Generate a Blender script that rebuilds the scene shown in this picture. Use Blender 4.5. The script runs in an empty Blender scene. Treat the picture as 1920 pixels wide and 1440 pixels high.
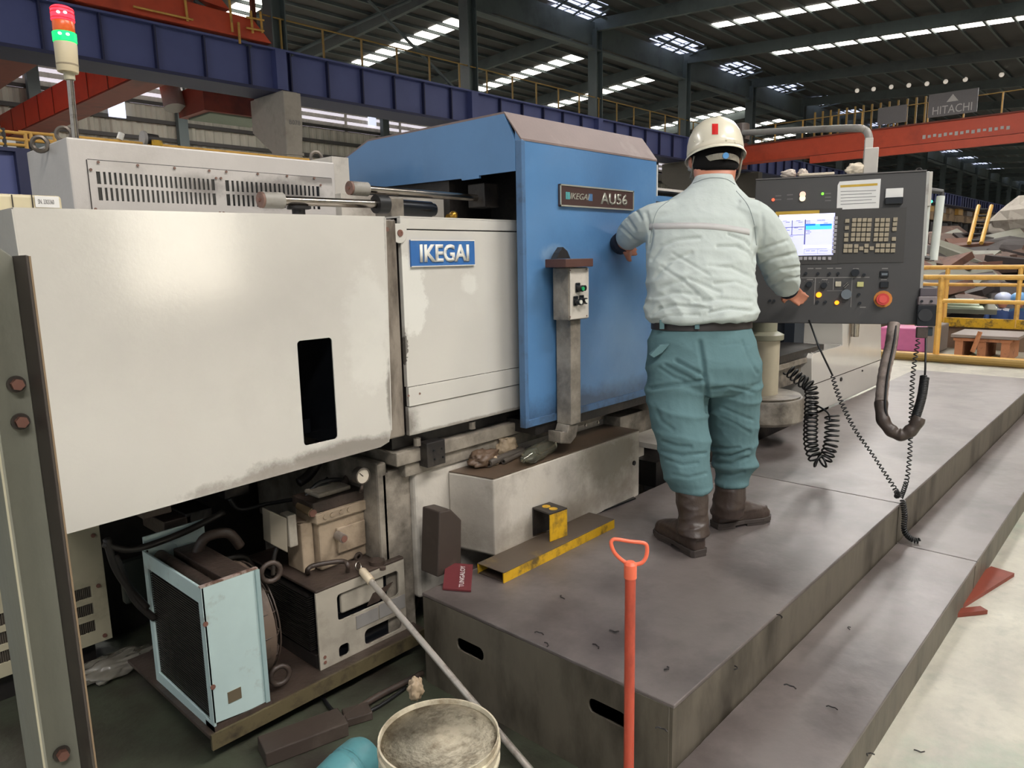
import bpy, bmesh, math, random
from mathutils import Vector, Matrix, noise
random.seed(7)
S = bpy.context.scene
COL = S.collection
PI = math.pi

# ---------------------------------------------------------------- camera
# world: X runs along the machine, Y away across it, Z up; metres
R = Matrix(((0.6757183443533967, -0.13833603900148278, 0.7240634360452712),
            (-0.7369051191530915, -0.10093970612477851, 0.6684175499591639),
            (-0.01937948581031943, -0.9852280528084975, -0.17014734640570814)))
CAM = Vector((0, 0, 1.54)); FPX = 1360.86
cd = bpy.data.cameras.new('camera'); cam = bpy.data.objects.new('camera', cd); COL.objects.link(cam)
cd.sensor_width = 36; cd.lens = FPX / 1920 * 36; cd.clip_start = 0.05; cd.clip_end = 400
m = Matrix.Identity(4)
for i in range(3):
    m[i][0] = R[i][0]; m[i][1] = -R[i][1]; m[i][2] = -R[i][2]; m[i][3] = CAM[i]
cam.matrix_world = m
S.camera = cam

# ---------------------------------------------------------------- world, lights, exposure
S.view_settings.view_transform = 'Standard'; S.view_settings.look = 'None'
S.view_settings.gamma = 1; S.view_settings.use_curve_mapping = False
S.view_settings.exposure = -0.18
W = bpy.data.worlds.new('world'); S.world = W; W.use_nodes = True
bgn = W.node_tree.nodes['Background']; bgn.inputs[0].default_value = (0.90, 0.95, 1.0, 1); bgn.inputs[1].default_value = 0.8

def area_lamp(name, loc, size, power, col=(1, 0.965, 0.925), rot=(0, 0, 0)):
    l = bpy.data.lights.new(name, 'AREA'); l.shape = 'RECTANGLE'; l.size, l.size_y = size; l.energy = power; l.color = col
    o = bpy.data.objects.new(name, l); COL.objects.link(o); o.location = loc; o.rotation_euler = rot
    return o
# unseen area lights added high up as ambient fill for the hall
area_lamp('hall_fill', (-3.0, -6.0, 9.5), (7, 2.2), 1500)
area_lamp('hall_fill', (6.5, -5.0, 10.5), (7, 2.2), 1500)
area_lamp('hall_fill', (18, 4.0, 12), (8, 2.2), 1700)
area_lamp('hall_fill', (34, 10, 12.5), (10, 2.2), 1800)
area_lamp('hall_fill', (60, 8, 12), (12, 2.2), 2200)
area_lamp('hall_fill', (110, 6, 11.5), (16, 3), 6000)  # this and the next are added to brighten the dark far end
area_lamp('hall_fill', (160, 6, 11.5), (16, 3), 6000)
area_lamp('hall_fill', (20, 37, 12.5), (14, 2.2), 2600)
area_lamp('hall_fill', (-2, 16, 11.5), (8, 2.2), 1300)

sl = bpy.data.lights.new('sun', 'SUN'); sl.energy = 34; sl.angle = .01; sl.color = (1, .96, .9)
so_ = bpy.data.objects.new('sun', sl); COL.objects.link(so_); so_.rotation_euler = (math.radians(-40), 0, 0); so_.location = (0, 0, 40)   # high over the roof, shining on the yard beyond the gate

# ---------------------------------------------------------------- measuring helpers
def ray(x, y): return R @ Vector((x - 960.0, y - 720.0, FPX))
def at(x, y, X=None, Y=None, Z=None):
    d = ray(x, y)
    if X is not None: t = (X - CAM[0]) / d[0]
    elif Y is not None: t = (Y - CAM[1]) / d[1]
    else: t = (Z - CAM[2]) / d[2]
    return CAM + d * t
def atd(x, y, d): return CAM + ray(x, y) * (d / FPX)
def onplane(x, y, O, N):
    d = ray(x, y); t = (O - CAM).dot(N) / d.dot(N); return CAM + d * t
V = Vector

# ---------------------------------------------------------------- materials
def lin(c): return tuple(((v / 255 + .055) / 1.055) ** 2.4 if v > 10 else v / 255 / 12.92 for v in c)
_m = {}
def M(name, rgb=None, rough=.5, metal=0, dirt=None, damt=.5, dscale=3, bump=0, bscale=60, var=.08, stretch=(1, 1, 1), emit=0, spec=.5, soft=.18, alpha=1, trans=0, coat=0):
    if name in _m: return _m[name]
    mt = bpy.data.materials.new(name); mt.use_nodes = True; nt = mt.node_tree; N = nt.nodes; L = nt.links
    b = N['Principled BSDF']; c = lin(rgb)
    b.inputs['Base Color'].default_value = (*c, 1); b.inputs['Roughness'].default_value = rough; b.inputs['Metallic'].default_value = metal
    b.inputs['Specular IOR Level'].default_value = spec; b.inputs['Alpha'].default_value = alpha
    b.inputs['Transmission Weight'].default_value = trans; b.inputs['Coat Weight'].default_value = coat; b.inputs['Coat Roughness'].default_value = .12
    if emit:
        b.inputs['Emission Color'].default_value = (*c, 1); b.inputs['Emission Strength'].default_value = emit
    else:
        tc = N.new('ShaderNodeTexCoord'); mp = N.new('ShaderNodeMapping'); mp.inputs['Scale'].default_value = stretch
        L.new(tc.outputs['Object'], mp.inputs[0])
        n1 = N.new('ShaderNodeTexNoise'); n1.inputs['Scale'].default_value = dscale; n1.inputs['Detail'].default_value = 8; n1.inputs['Roughness'].default_value = .65
        L.new(mp.outputs[0], n1.inputs[0])
        n2 = N.new('ShaderNodeTexNoise'); n2.inputs['Scale'].default_value = dscale * 4.3; n2.inputs['Detail'].default_value = 6
        L.new(mp.outputs[0], n2.inputs[0])
        hv = N.new('ShaderNodeMix'); hv.data_type = 'RGBA'
        hv.inputs[6].default_value = (*[min(1, v * (1 + var)) for v in c], 1); hv.inputs[7].default_value = (*[v * (1 - 1.6 * var) for v in c], 1)
        L.new(n2.outputs[0], hv.inputs[0])
        out = hv.outputs[2]
        if dirt:
            rp = N.new('ShaderNodeMapRange'); rp.inputs[1].default_value = .72 - damt * .45; rp.inputs[2].default_value = .72 - damt * .45 + soft
            L.new(n1.outputs[0], rp.inputs[0])
            mx = N.new('ShaderNodeMix'); mx.data_type = 'RGBA'; L.new(rp.outputs[0], mx.inputs[0]); L.new(out, mx.inputs[6]); mx.inputs[7].default_value = (*lin(dirt), 1)
            out = mx.outputs[2]
        L.new(out, b.inputs['Base Color'])
        if bump:
            n3 = N.new('ShaderNodeTexNoise'); n3.inputs['Scale'].default_value = bscale; n3.inputs['Detail'].default_value = 5
            L.new(mp.outputs[0], n3.inputs[0])
            bp = N.new('ShaderNodeBump'); bp.inputs['Strength'].default_value = bump; bp.inputs['Distance'].default_value = .01
            L.new(n3.outputs[0], bp.inputs['Height']); L.new(bp.outputs[0], b.inputs['Normal'])
    _m[name] = mt; return mt

cream = M('cream paint', (204, 200, 192), .14, dirt=(186, 181, 172), damt=.35, dscale=1.6, bump=.03, bscale=90, var=.03, soft=.4, coat=1)
cream2 = M('chipped cream paint', (198, 191, 180), .38, dirt=(96, 84, 72), damt=.48, dscale=3.2, bump=.15, bscale=40, var=.06, soft=.3)
creamdirty = M('oily cream casting', (156, 147, 134), .42, dirt=(48, 42, 36), damt=.74, dscale=4.5, bump=.3, bscale=30, var=.12, soft=.3)
cabpaint = M('grey white cabinet paint', (198, 192, 186), .36, dirt=(150, 143, 136), damt=.45, dscale=2.2, bump=.1, bscale=50, var=.05, soft=.4)
blue = M('blue machine paint', (84, 128, 174), .34, dirt=(108, 146, 184), damt=.4, dscale=1.8, bump=.04, bscale=60, var=.07, soft=.4, coat=.3)
bluedark = M('worn blue edge', (78, 112, 150), .4, dirt=(60, 70, 84), damt=.5, dscale=6)
hoodtop = M('dusty hood top', (128, 112, 108), .6, dirt=(150, 138, 132), damt=.4, dscale=2.5, bump=.05, spec=.3)
darkgap = M('dark oily iron and gap shade', (34, 31, 30), .45, dirt=(58, 52, 46), damt=.5, dscale=5, bump=.2)  # also colours boxes and sheets that stand for shaded gaps
black = M('black rubber', (24, 24, 25), .45, var=.1)
blackm = M('black gloss', (16, 18, 22), .25)
steel = M('ground steel', (168, 160, 150), .25, 1, dirt=(110, 98, 86), damt=.4, dscale=6, stretch=(1, 6, 6))
steeld = M('dull steel', (120, 112, 104), .42, .7, dirt=(70, 60, 52), damt=.5, dscale=6)
rustcap = M('rusty cap', (126, 96, 84), .6, dirt=(90, 66, 56), damt=.5, dscale=20)
greycap = M('grey sleeve', (146, 142, 134), .5, dirt=(110, 104, 96), damt=.5, dscale=18)
floorplate = M('oily tread steel', (112, 103, 100), .40, .0, dirt=(74, 66, 63), damt=.6, dscale=1.9, bump=.3, bscale=9, var=.2, soft=.2, spec=.9)
floorside = M('grimy step riser', (98, 91, 79), .55, .0, dirt=(58, 52, 43), damt=.58, dscale=5, bump=.2, bscale=20, var=.16, stretch=(1, 1, .35), soft=.22)
yellow = M('worn yellow paint', (206, 160, 26), .5, dirt=(96, 78, 40), damt=.52, dscale=9, bump=.2, soft=.15)
yellowr = M('yellow rail paint', (216, 168, 84), .5, dirt=(150, 112, 52), damt=.4, dscale=3)
yellowd = M('dull yellow rail', (150, 120, 60), .6)
navy = M('navy runway paint', (84, 92, 142), .55, dirt=(70, 78, 126), damt=.5, dscale=.4, var=.06, soft=.5)
navyd = M('navy stiffener', (40, 44, 78), .6)
cranered = M('crane orange red', (204, 78, 48), .5, dirt=(150, 56, 38), damt=.4, dscale=.5, var=.1, soft=.3)
craned = M('crane brown red', (128, 58, 42), .6, dirt=(90, 44, 34), damt=.5, dscale=.6)
wallm = M('old wall sheet', (176, 172, 158), .7, dirt=(120, 116, 106), damt=.5, dscale=.5, var=.12, stretch=(1, 1, .25), soft=.3)
girtm = M('dark girt', (64, 62, 60), .7)
roofm = M('dark roof sheet', (70, 70, 68), .7, dirt=(54, 55, 54), damt=.5, dscale=.3, var=.12)
steelgreen = M('grey green structural steel', (88, 98, 98), .6, dirt=(70, 78, 78), damt=.5, dscale=.5)
concrete = M('pale concrete pier', (176, 168, 156), .8, dirt=(140, 130, 118), damt=.45, dscale=1.5, bump=.2, bscale=8, var=.08, soft=.4)
shirtm = M('pale grey green cloth', (186, 194, 190), .85, bump=.35, bscale=22, var=.03, dscale=2, spec=.2)
shirtband = M('grey pink reflective band', (184, 182, 180), .6, var=.03)
pantm = M('teal work cloth', (92, 120, 124), .9, bump=.35, bscale=25, var=.04, dscale=2, spec=.15)
skin = M('skin', (186, 122, 96), .5, var=.05, dscale=8)
hairm = M('black hair', (13, 11, 10), .9, spec=.2)
bootm = M('black brown work leather', (62, 50, 44), .42, dirt=(92, 80, 66), damt=.4, dscale=8, bump=.3, bscale=30, soft=.3)
solem = M('dusty boot sole', (58, 50, 46), .7)
helmetm = M('off white helmet shell', (226, 218, 196), .3, dirt=(176, 160, 130), damt=.3, dscale=5, var=.04, coat=.4)
redm = M('red print', (206, 28, 26), .5)
bluem = M('blue dial', (90, 150, 205), .4)
strapm = M('grey strap', (140, 134, 120), .6, dirt=(80, 74, 64), damt=.5, dscale=20)
panelm = M('charcoal panel', (66, 64, 63), .45, var=.04, dscale=4)
panelin = M('charcoal keypad plate', (58, 55, 52), .45, var=.04)
panelside = M('grey panel edge', (170, 168, 162), .35, .4, dirt=(110, 100, 92), damt=.4, dscale=8)
keym = M('tan key cap', (158, 146, 124), .55, var=.08, dscale=20)
keyg = M('grey key cap', (160, 156, 160), .5)
scr = M('lit screen', (196, 198, 252), emit=.95)
scrw = M('lit screen white', (250, 250, 255), emit=1.15)
scrc = M('lit screen cyan', (70, 190, 250), emit=1.1)
scrb = M('lit screen blue', (20, 110, 200), emit=1.0)
scri = M('screen ink', (70, 70, 130), emit=.6)
ledo = M('amber lamp', (255, 150, 20), emit=2.2)
ledg = M('green lamp', (120, 255, 60), emit=1.6)
ledr = M('red lamp', (255, 90, 60), emit=1.6)
lredm = M('lit red lens', (255, 50, 70), emit=2.0)
lredd = M('dark red lens', (190, 10, 30), emit=.8)
lorg = M('orange lens', (205, 88, 36), .3, emit=.35)  # unlit lens with a faint glow added to its colour
lgrn = M('lit green lens', (10, 235, 110), emit=1.4)
lgrw = M('bright lens spot', (255, 225, 225), emit=3)
whitep = M('white paper', (222, 220, 216), .35, var=.02)
inkm = M('grey print', (120, 118, 120), .6)
goldm = M('yellow print', (196, 160, 52), .6)
estop = M('red mushroom button', (206, 62, 56), .4)
estopy = M('orange yellow ring', (200, 128, 50), .5)
greyk = M('grey knob', (104, 112, 118), .4)
mint = M('pale mint paint', (184, 204, 202), .4, dirt=(140, 134, 126), damt=.3, dscale=5, var=.04)
brownrad = M('oily brown iron', (72, 60, 53), .45, dirt=(50, 42, 37), damt=.5, dscale=8, bump=.2)
fins = M('dark radiator fins', (48, 44, 42), .5, .3, dirt=(74, 66, 60), damt=.5, dscale=6)
cast = M('tan oily casting', (168, 150, 128), .36, dirt=(92, 76, 62), damt=.56, dscale=7, bump=.25, bscale=30, soft=.3)
tankm = M('grimy cream tank', (172, 164, 150), .4, dirt=(92, 82, 70), damt=.56, dscale=4, soft=.35)
postm = M('grey green column paint', (124, 124, 112), .5, dirt=(82, 76, 66), damt=.5, dscale=3, bump=.1, var=.1, stretch=(1, 1, .5), soft=.4)
postd = M('dark column flange', (62, 55, 50), .5, dirt=(84, 78, 68), damt=.4, dscale=5)
boltm = M('rust brown bolt', (122, 84, 72), .6)
beige = M('beige cabinet', (184, 176, 150), .5, dirt=(140, 130, 108), damt=.4, dscale=3)
bucketm = M('scuffed cream plastic', (212, 202, 178), .45, dirt=(132, 116, 90), damt=.5, dscale=9, bump=.15, soft=.2)
bucketin = M('dusty bucket contents', (190, 180, 158), .7, dirt=(130, 118, 98), damt=.55, dscale=11, bump=.5, bscale=40, soft=.15)
cyanp = M('cyan plastic', (88, 144, 150), .4, dirt=(46, 74, 78), damt=.5, dscale=12)
alu = M('dull aluminium tube', (196, 188, 178), .35, .5, dirt=(140, 128, 116), damt=.4, dscale=12)
redplast = M('orange red tube', (186, 76, 54), .42, dirt=(112, 44, 36), damt=.5, dscale=9, stretch=(1, 1, .35), soft=.2)
redhandle = M('orange plastic grip', (236, 110, 78), .4)
maroon = M('maroon card', (104, 42, 46), .5, var=.05)
brownwood = M('dark oily block', (64, 54, 48), .5, dirt=(84, 74, 66), damt=.4, dscale=6)
ragm = M('oily rag cloth', (170, 150, 124), .6, dirt=(92, 74, 58), damt=.5, dscale=18, soft=.2)
ragp = M('pinkish rag cloth', (206, 192, 180), .85, dirt=(170, 140, 126), damt=.5, dscale=14)
glovem = M('cream glove cloth', (232, 218, 196), .9)
glassm = M('clear yellowish plastic', (238, 238, 214), .05, trans=.95, var=.02)
plated = M('name plate brown', (70, 50, 46), .4)
silver = M('silver lettering', (186, 186, 172), .35, .5)
teal = M('teal stripe', (90, 170, 170), .4)
signblue = M('enamel blue', (52, 104, 168), .35, dirt=(70, 120, 176), damt=.4, dscale=12)
signwhite = M('enamel white', (232, 230, 222), .4)
dirtyfloor = None

def stain_shade(o, zones):
    """patches of grime, fading or shading with their own shape on one object: (colour, centre xyz, radii xyz, noise scale, strength, softness)"""
    mt = o.data.materials[0].copy(); mt.name = o.data.materials[0].name + ' stained'; o.data.materials[0] = mt
    nt = mt.node_tree; N = nt.nodes; L = nt.links; b = N['Principled BSDF']; src = b.inputs['Base Color'].links[0].from_socket
    tc = N.new('ShaderNodeTexCoord'); org = worldloc(o)
    for col, c, r, ns, k, sf in zones:
        sub_ = N.new('ShaderNodeVectorMath'); sub_.operation = 'SUBTRACT'; L.new(tc.outputs['Object'], sub_.inputs[0]); sub_.inputs[1].default_value = V(c) - org
        dv = N.new('ShaderNodeVectorMath'); dv.operation = 'DIVIDE'; L.new(sub_.outputs[0], dv.inputs[0]); dv.inputs[1].default_value = r
        ln = N.new('ShaderNodeVectorMath'); ln.operation = 'LENGTH'; L.new(dv.outputs[0], ln.inputs[0])
        nz = N.new('ShaderNodeTexNoise'); nz.inputs['Scale'].default_value = ns; nz.inputs['Detail'].default_value = 9; nz.inputs['Roughness'].default_value = .7; L.new(tc.outputs['Object'], nz.inputs[0])
        ad = N.new('ShaderNodeMath'); ad.operation = 'MULTIPLY_ADD'; L.new(nz.outputs[0], ad.inputs[0]); ad.inputs[1].default_value = 2.2; L.new(ln.outputs['Value'], ad.inputs[2])
        mr = N.new('ShaderNodeMapRange'); mr.inputs[1].default_value = 2.1 + sf; mr.inputs[2].default_value = 2.1 - sf; mr.inputs[3].default_value = 0; mr.inputs[4].default_value = k
        L.new(ad.outputs[0], mr.inputs[0])
        mx = N.new('ShaderNodeMix'); mx.data_type = 'RGBA'; L.new(mr.outputs[0], mx.inputs[0]); L.new(src, mx.inputs[6]); mx.inputs[7].default_value = (*lin(col), 1); src = mx.outputs[2]
    L.new(src, b.inputs['Base Color'])

# ---------------------------------------------------------------- mesh builder
class MB:
    def __init__(s): s.bm = bmesh.new()
    def verts(s, ps): return [s.bm.verts.new(V(p)) for p in ps]
    def face(s, vs, flip=False):
        try: return s.bm.faces.new(list(reversed(vs)) if flip else vs)
        except ValueError: return None
    def hexa(s, P):
        v = s.verts(P)
        for f in ((0, 3, 2, 1), (4, 5, 6, 7), (0, 1, 5, 4), (1, 2, 6, 5), (2, 3, 7, 6), (3, 0, 4, 7)): s.face([v[i] for i in f])
        return s
    def box(s, x0, x1, y0, y1, z0, z1):
        if x0 > x1: x0, x1 = x1, x0
        if y0 > y1: y0, y1 = y1, y0
        if z0 > z1: z0, z1 = z1, z0
        return s.hexa([(x0, y0, z0), (x1, y0, z0), (x1, y1, z0), (x0, y1, z0), (x0, y0, z1), (x1, y0, z1), (x1, y1, z1), (x0, y1, z1)])
    def obox(s, O, U, Vv, N, u0, u1, v0, v1, n0, n1):
        P = lambda a, b, c: O + U * a + Vv * b + N * c
        return s.hexa([P(u0, v0, n0), P(u1, v0, n0), P(u1, v1, n0), P(u0, v1, n0), P(u0, v0, n1), P(u1, v0, n1), P(u1, v1, n1), P(u0, v1, n1)])
    def prism(s, pts, vec):
        a = s.verts(pts); b = s.verts([V(p) + V(vec) for p in pts]); n = len(a)
        s.face(a, True); s.face(b)
        for i in range(n): s.face([a[i], a[(i + 1) % n], b[(i + 1) % n], b[i]])
        return s
    def loft(s, rings, caps=True, closed=False):
        R_ = [s.verts(r) for r in rings]; n = len(R_[0])
        for k in range(len(R_) - (0 if closed else 1)):
            a, b = R_[k], R_[(k + 1) % len(R_)]
            for i in range(n): s.face([a[i], a[(i + 1) % n], b[(i + 1) % n], b[i]])
        if caps and not closed: s.face(R_[0], True); s.face(R_[-1])
        return s
    def tube(s, pts, r, seg=10, caps=True, closed=False):
        pts = [V(p) for p in pts]; n = len(pts); rings = []
        rr = r if isinstance(r, (list, tuple)) else [r] * n
        t0 = None
        for i, p in enumerate(pts):
            if closed: t = (pts[(i + 1) % n] - pts[i - 1])
            else: t = pts[min(i + 1, n - 1)] - pts[max(i - 1, 0)]
            t.normalize()
            if t0 is None:
                u = t.orthogonal().normalized()
            else:
                u = (u - t * u.dot(t)); 
                u = u.normalized() if u.length > 1e-6 else t.orthogonal().normalized()
            t0 = t; w = t.cross(u)
            rings.append([p + (u * math.cos(2 * PI * k / seg) + w * math.sin(2 * PI * k / seg)) * rr[i] for k in range(seg)])
        return s.loft(rings, caps, closed)
    def cyl(s, a, b, r, r2=None, seg=24): return s.tube([a, b], [r, r if r2 is None else r2], seg)
    def ring(s, c, n, R1, r, seg=24, s2=8, arc=(0, 1)):
        n = V(n).normalized(); u = n.orthogonal().normalized(); w = n.cross(u); c = V(c)
        full = arc == (0, 1)
        k = seg if full else seg + 1
        pts = [c + (u * math.cos(2 * PI * (arc[0] + (arc[1] - arc[0]) * i / seg)) + w * math.sin(2 * PI * (arc[0] + (arc[1] - arc[0]) * i / seg))) * R1 for i in range(k)]
        return s.tube(pts, r, s2, closed=full)
    def sphere(s, c, r, sc=(1, 1, 1), u=16, v=10):
        mt = Matrix.Translation(V(c)) @ Matrix.Diagonal((r * sc[0], r * sc[1], r * sc[2], 1))
        bmesh.ops.create_uvsphere(s.bm, u_segments=u, v_segments=v, radius=1, matrix=mt); return s
    def lathe(s, c, prof, seg=32, ax=(0, 0, 1)):
        n = V(ax).normalized(); u = n.orthogonal().normalized(); w = n.cross(u); c = V(c)
        return s.loft([[c + n * z + (u * math.cos(2 * PI * k / seg) + w * math.sin(2 * PI * k / seg)) * r for k in range(seg)] for r, z in prof])
    def add(s, me, mtx=None):
        k = len(s.bm.verts); s.bm.from_mesh(me)
        if mtx is not None:
            s.bm.verts.ensure_lookup_table()
            for v in s.bm.verts[k:]: v.co = mtx @ v.co
        return s
    def build(s, name, mat, parent=None, label=None, cat=None, group=None, kind=None, smooth=False, bevel=0, origin=None, recalc=True):
        if recalc: bmesh.ops.recalc_face_normals(s.bm, faces=s.bm.faces[:])
        me = bpy.data.meshes.new(name); s.bm.to_mesh(me); s.bm.free()
        return link(me, name, mat, parent, label, cat, group, kind, smooth, bevel, origin)

def worldloc(o):
    p = V(o.location)
    while o.parent: o = o.parent; p = p + V(o.location)
    return p
def link(me, name, mat, parent=None, label=None, cat=None, group=None, kind=None, smooth=False, bevel=0, origin=None):
    if parent is not None: org = worldloc(parent)
    elif origin is not None: org = V(origin)
    else:
        xs = [v.co for v in me.vertices]
        org = V(((min(c.x for c in xs) + max(c.x for c in xs)) / 2, (min(c.y for c in xs) + max(c.y for c in xs)) / 2, min(c.z for c in xs)))
    me.transform(Matrix.Translation(-org))
    me.materials.append(mat)
    if smooth:
        me.polygons.foreach_set('use_smooth', [True] * len(me.polygons))
        if smooth != 'all':
            me.update(); me.set_sharp_from_angle(angle=math.radians(38))
    o = bpy.data.objects.new(name, me); COL.objects.link(o)
    if parent is not None: o.parent = parent
    else: o.location = org
    if bevel:
        b = o.modifiers.new('bevel', 'BEVEL'); b.width = bevel; b.segments = 2; b.limit_method = 'ANGLE'; b.angle_limit = math.radians(40)
    tag(o, label, cat, group, kind); return o
def tag(o, label=None, cat=None, group=None, kind=None):
    if label: o['label'] = label
    if cat: o['category'] = cat
    if group: o['group'] = group
    if kind: o['kind'] = kind
    return o
def thing(name, loc, label, cat, group=None):
    o = bpy.data.objects.new(name, None); COL.objects.link(o); o.location = V(loc); o.empty_display_size = .1
    return tag(o, label, cat, group)
def sub(name, loc, parent):  # never used for things: an empty part is avoided
    raise RuntimeError
def inst(o, dloc, parent=None, **kw):
    c = o.copy(); COL.objects.link(c); c.location = V(o.location) + V(dloc)
    if parent is not None: c.parent = parent
    tag(c, **kw); return c

def mesh_from(ob):
    dg = bpy.context.evaluated_depsgraph_get(); ev = ob.evaluated_get(dg)
    return bpy.data.meshes.new_from_object(ev)
def text_mesh(body, size=1, extrude=.01, offset=0, spacing=1, align='CENTER', shear=0, bevel=0):
    cu = bpy.data.curves.new('text', 'FONT'); cu.body = body; cu.size = size; cu.extrude = extrude; cu.offset = offset
    cu.space_character = spacing; cu.align_x = align; cu.align_y = 'CENTER'; cu.shear = shear; cu.resolution_u = 3; cu.bevel_depth = bevel
    ob = bpy.data.objects.new('text', cu); COL.objects.link(ob); bpy.context.view_layer.update()
    me = mesh_from(ob); bpy.data.objects.remove(ob); bpy.data.curves.remove(cu); return me
def frame(O, U, N):
    U = V(U).normalized(); N = V(N).normalized(); Vv = N.cross(U).normalized()
    mt = Matrix.Identity(4)
    for i in range(3): mt[i][0] = U[i]; mt[i][1] = Vv[i]; mt[i][2] = N[i]; mt[i][3] = O[i]
    return mt
def text_on(body, O, U, N, w, h, mat, parent, name='lettering', ex=.002, offset=0, shear=0, **k):
    me = text_mesh(body, 1, 0, offset, shear=shear)
    xs = [v.co.x for v in me.vertices]; ys = [v.co.y for v in me.vertices]
    sx = w / (max(xs) - min(xs)); sy = h / (max(ys) - min(ys)); cx = (max(xs) + min(xs)) / 2; cy = (max(ys) + min(ys)) / 2
    mt = frame(O, U, N) @ Matrix.Diagonal((sx, sy, 1, 1)) @ Matrix.Translation((-cx, -cy, 0))
    b = MB(); b.add(me)
    r = bmesh.ops.extrude_face_region(b.bm, geom=b.bm.faces[:])
    for g in r['geom']:
        if isinstance(g, bmesh.types.BMVert): g.co.z += 1
    for v in b.bm.verts:
        v.co.z = v.co.z * ex
        v.co = mt @ v.co
    bpy.data.meshes.remove(me)
    return b.build(name, mat, parent, recalc=True)
def rrect(u0, u1, v0, v1, r, n=4):
    pts = []
    for cx, cy, a in ((u1 - r, v0 + r, -90), (u1 - r, v1 - r, 0), (u0 + r, v1 - r, 90), (u0 + r, v0 + r, 180)):
        for i in range(n + 1):
            t = math.radians(a + 90 * i / n); pts.append((cx + r * math.cos(t), cy + r * math.sin(t)))
    return pts
def holed(outline, holes, th, mtx):
    """plate with real holes; mtx maps (u,v,depth) to the world, depth 0..-th"""
    cu = bpy.data.curves.new('plate', 'CURVE'); cu.dimensions = '2D'; cu.fill_mode = 'BOTH'; cu.extrude = th / 2
    for pts in [outline] + holes:
        sp = cu.splines.new('POLY'); sp.points.add(len(pts) - 1); sp.use_cyclic_u = True
        for i, p in enumerate(pts): sp.points[i].co = (p[0], p[1], 0, 1)
    ob = bpy.data.objects.new('plate', cu); COL.objects.link(ob); bpy.context.view_layer.update()
    me = mesh_from(ob); bpy.data.objects.remove(ob); bpy.data.curves.remove(cu)
    b = MB(); b.add(me, mtx @ Matrix.Translation((0, 0, -th / 2))); bpy.data.meshes.remove(me)
    bmesh.ops.remove_doubles(b.bm, verts=b.bm.verts[:], dist=1e-5)
    return b
def spline(pts, n=8):
    pts = [V(p) for p in pts]; out = []
    for i in range(len(pts) - 1):
        p0 = pts[max(i - 1, 0)]; p1 = pts[i]; p2 = pts[i + 1]; p3 = pts[min(i + 2, len(pts) - 1)]
        for k in range(n):
            t = k / n
            out.append(.5 * ((2 * p1) + (-p0 + p2) * t + (2 * p0 - 5 * p1 + 4 * p2 - p3) * t * t + (-p0 + 3 * p1 - 3 * p2 + p3) * t ** 3))
    out.append(pts[-1]); return out
def helix(path, rad, wire, turns, seg=6, per=10):
    P = spline(path, 12); L = [0]
    for i in range(1, len(P)): L.append(L[-1] + (P[i] - P[i - 1]).length)
    tot = L[-1]; N = turns * per; out = []; u = None; j = 0
    for k in range(N + 1):
        s = tot * k / N
        while j < len(P) - 2 and L[j + 1] < s: j += 1
        f = (s - L[j]) / max(1e-9, L[j + 1] - L[j]); c = P[j].lerp(P[j + 1], f); t = (P[j + 1] - P[j]).normalized()
        u = t.orthogonal().normalized() if u is None else (u - t * u.dot(t)).normalized()
        w = t.cross(u); a = 2 * PI * k / per
        rr = rad(k / N) if callable(rad) else rad
        out.append(c + (u * math.cos(a) + w * math.sin(a)) * rr)
    return MB().tube(out, wire, seg)
FRONT = V((0, -1, 0)); XU = V((1, 0, 0)); ZU = V((0, 0, 1))
def fplate(Y):  # frame on a plane facing the viewer's side: u = X, v = Z
    return frame(V((0, Y, 0)), XU, FRONT)

exec_parts = []
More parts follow.
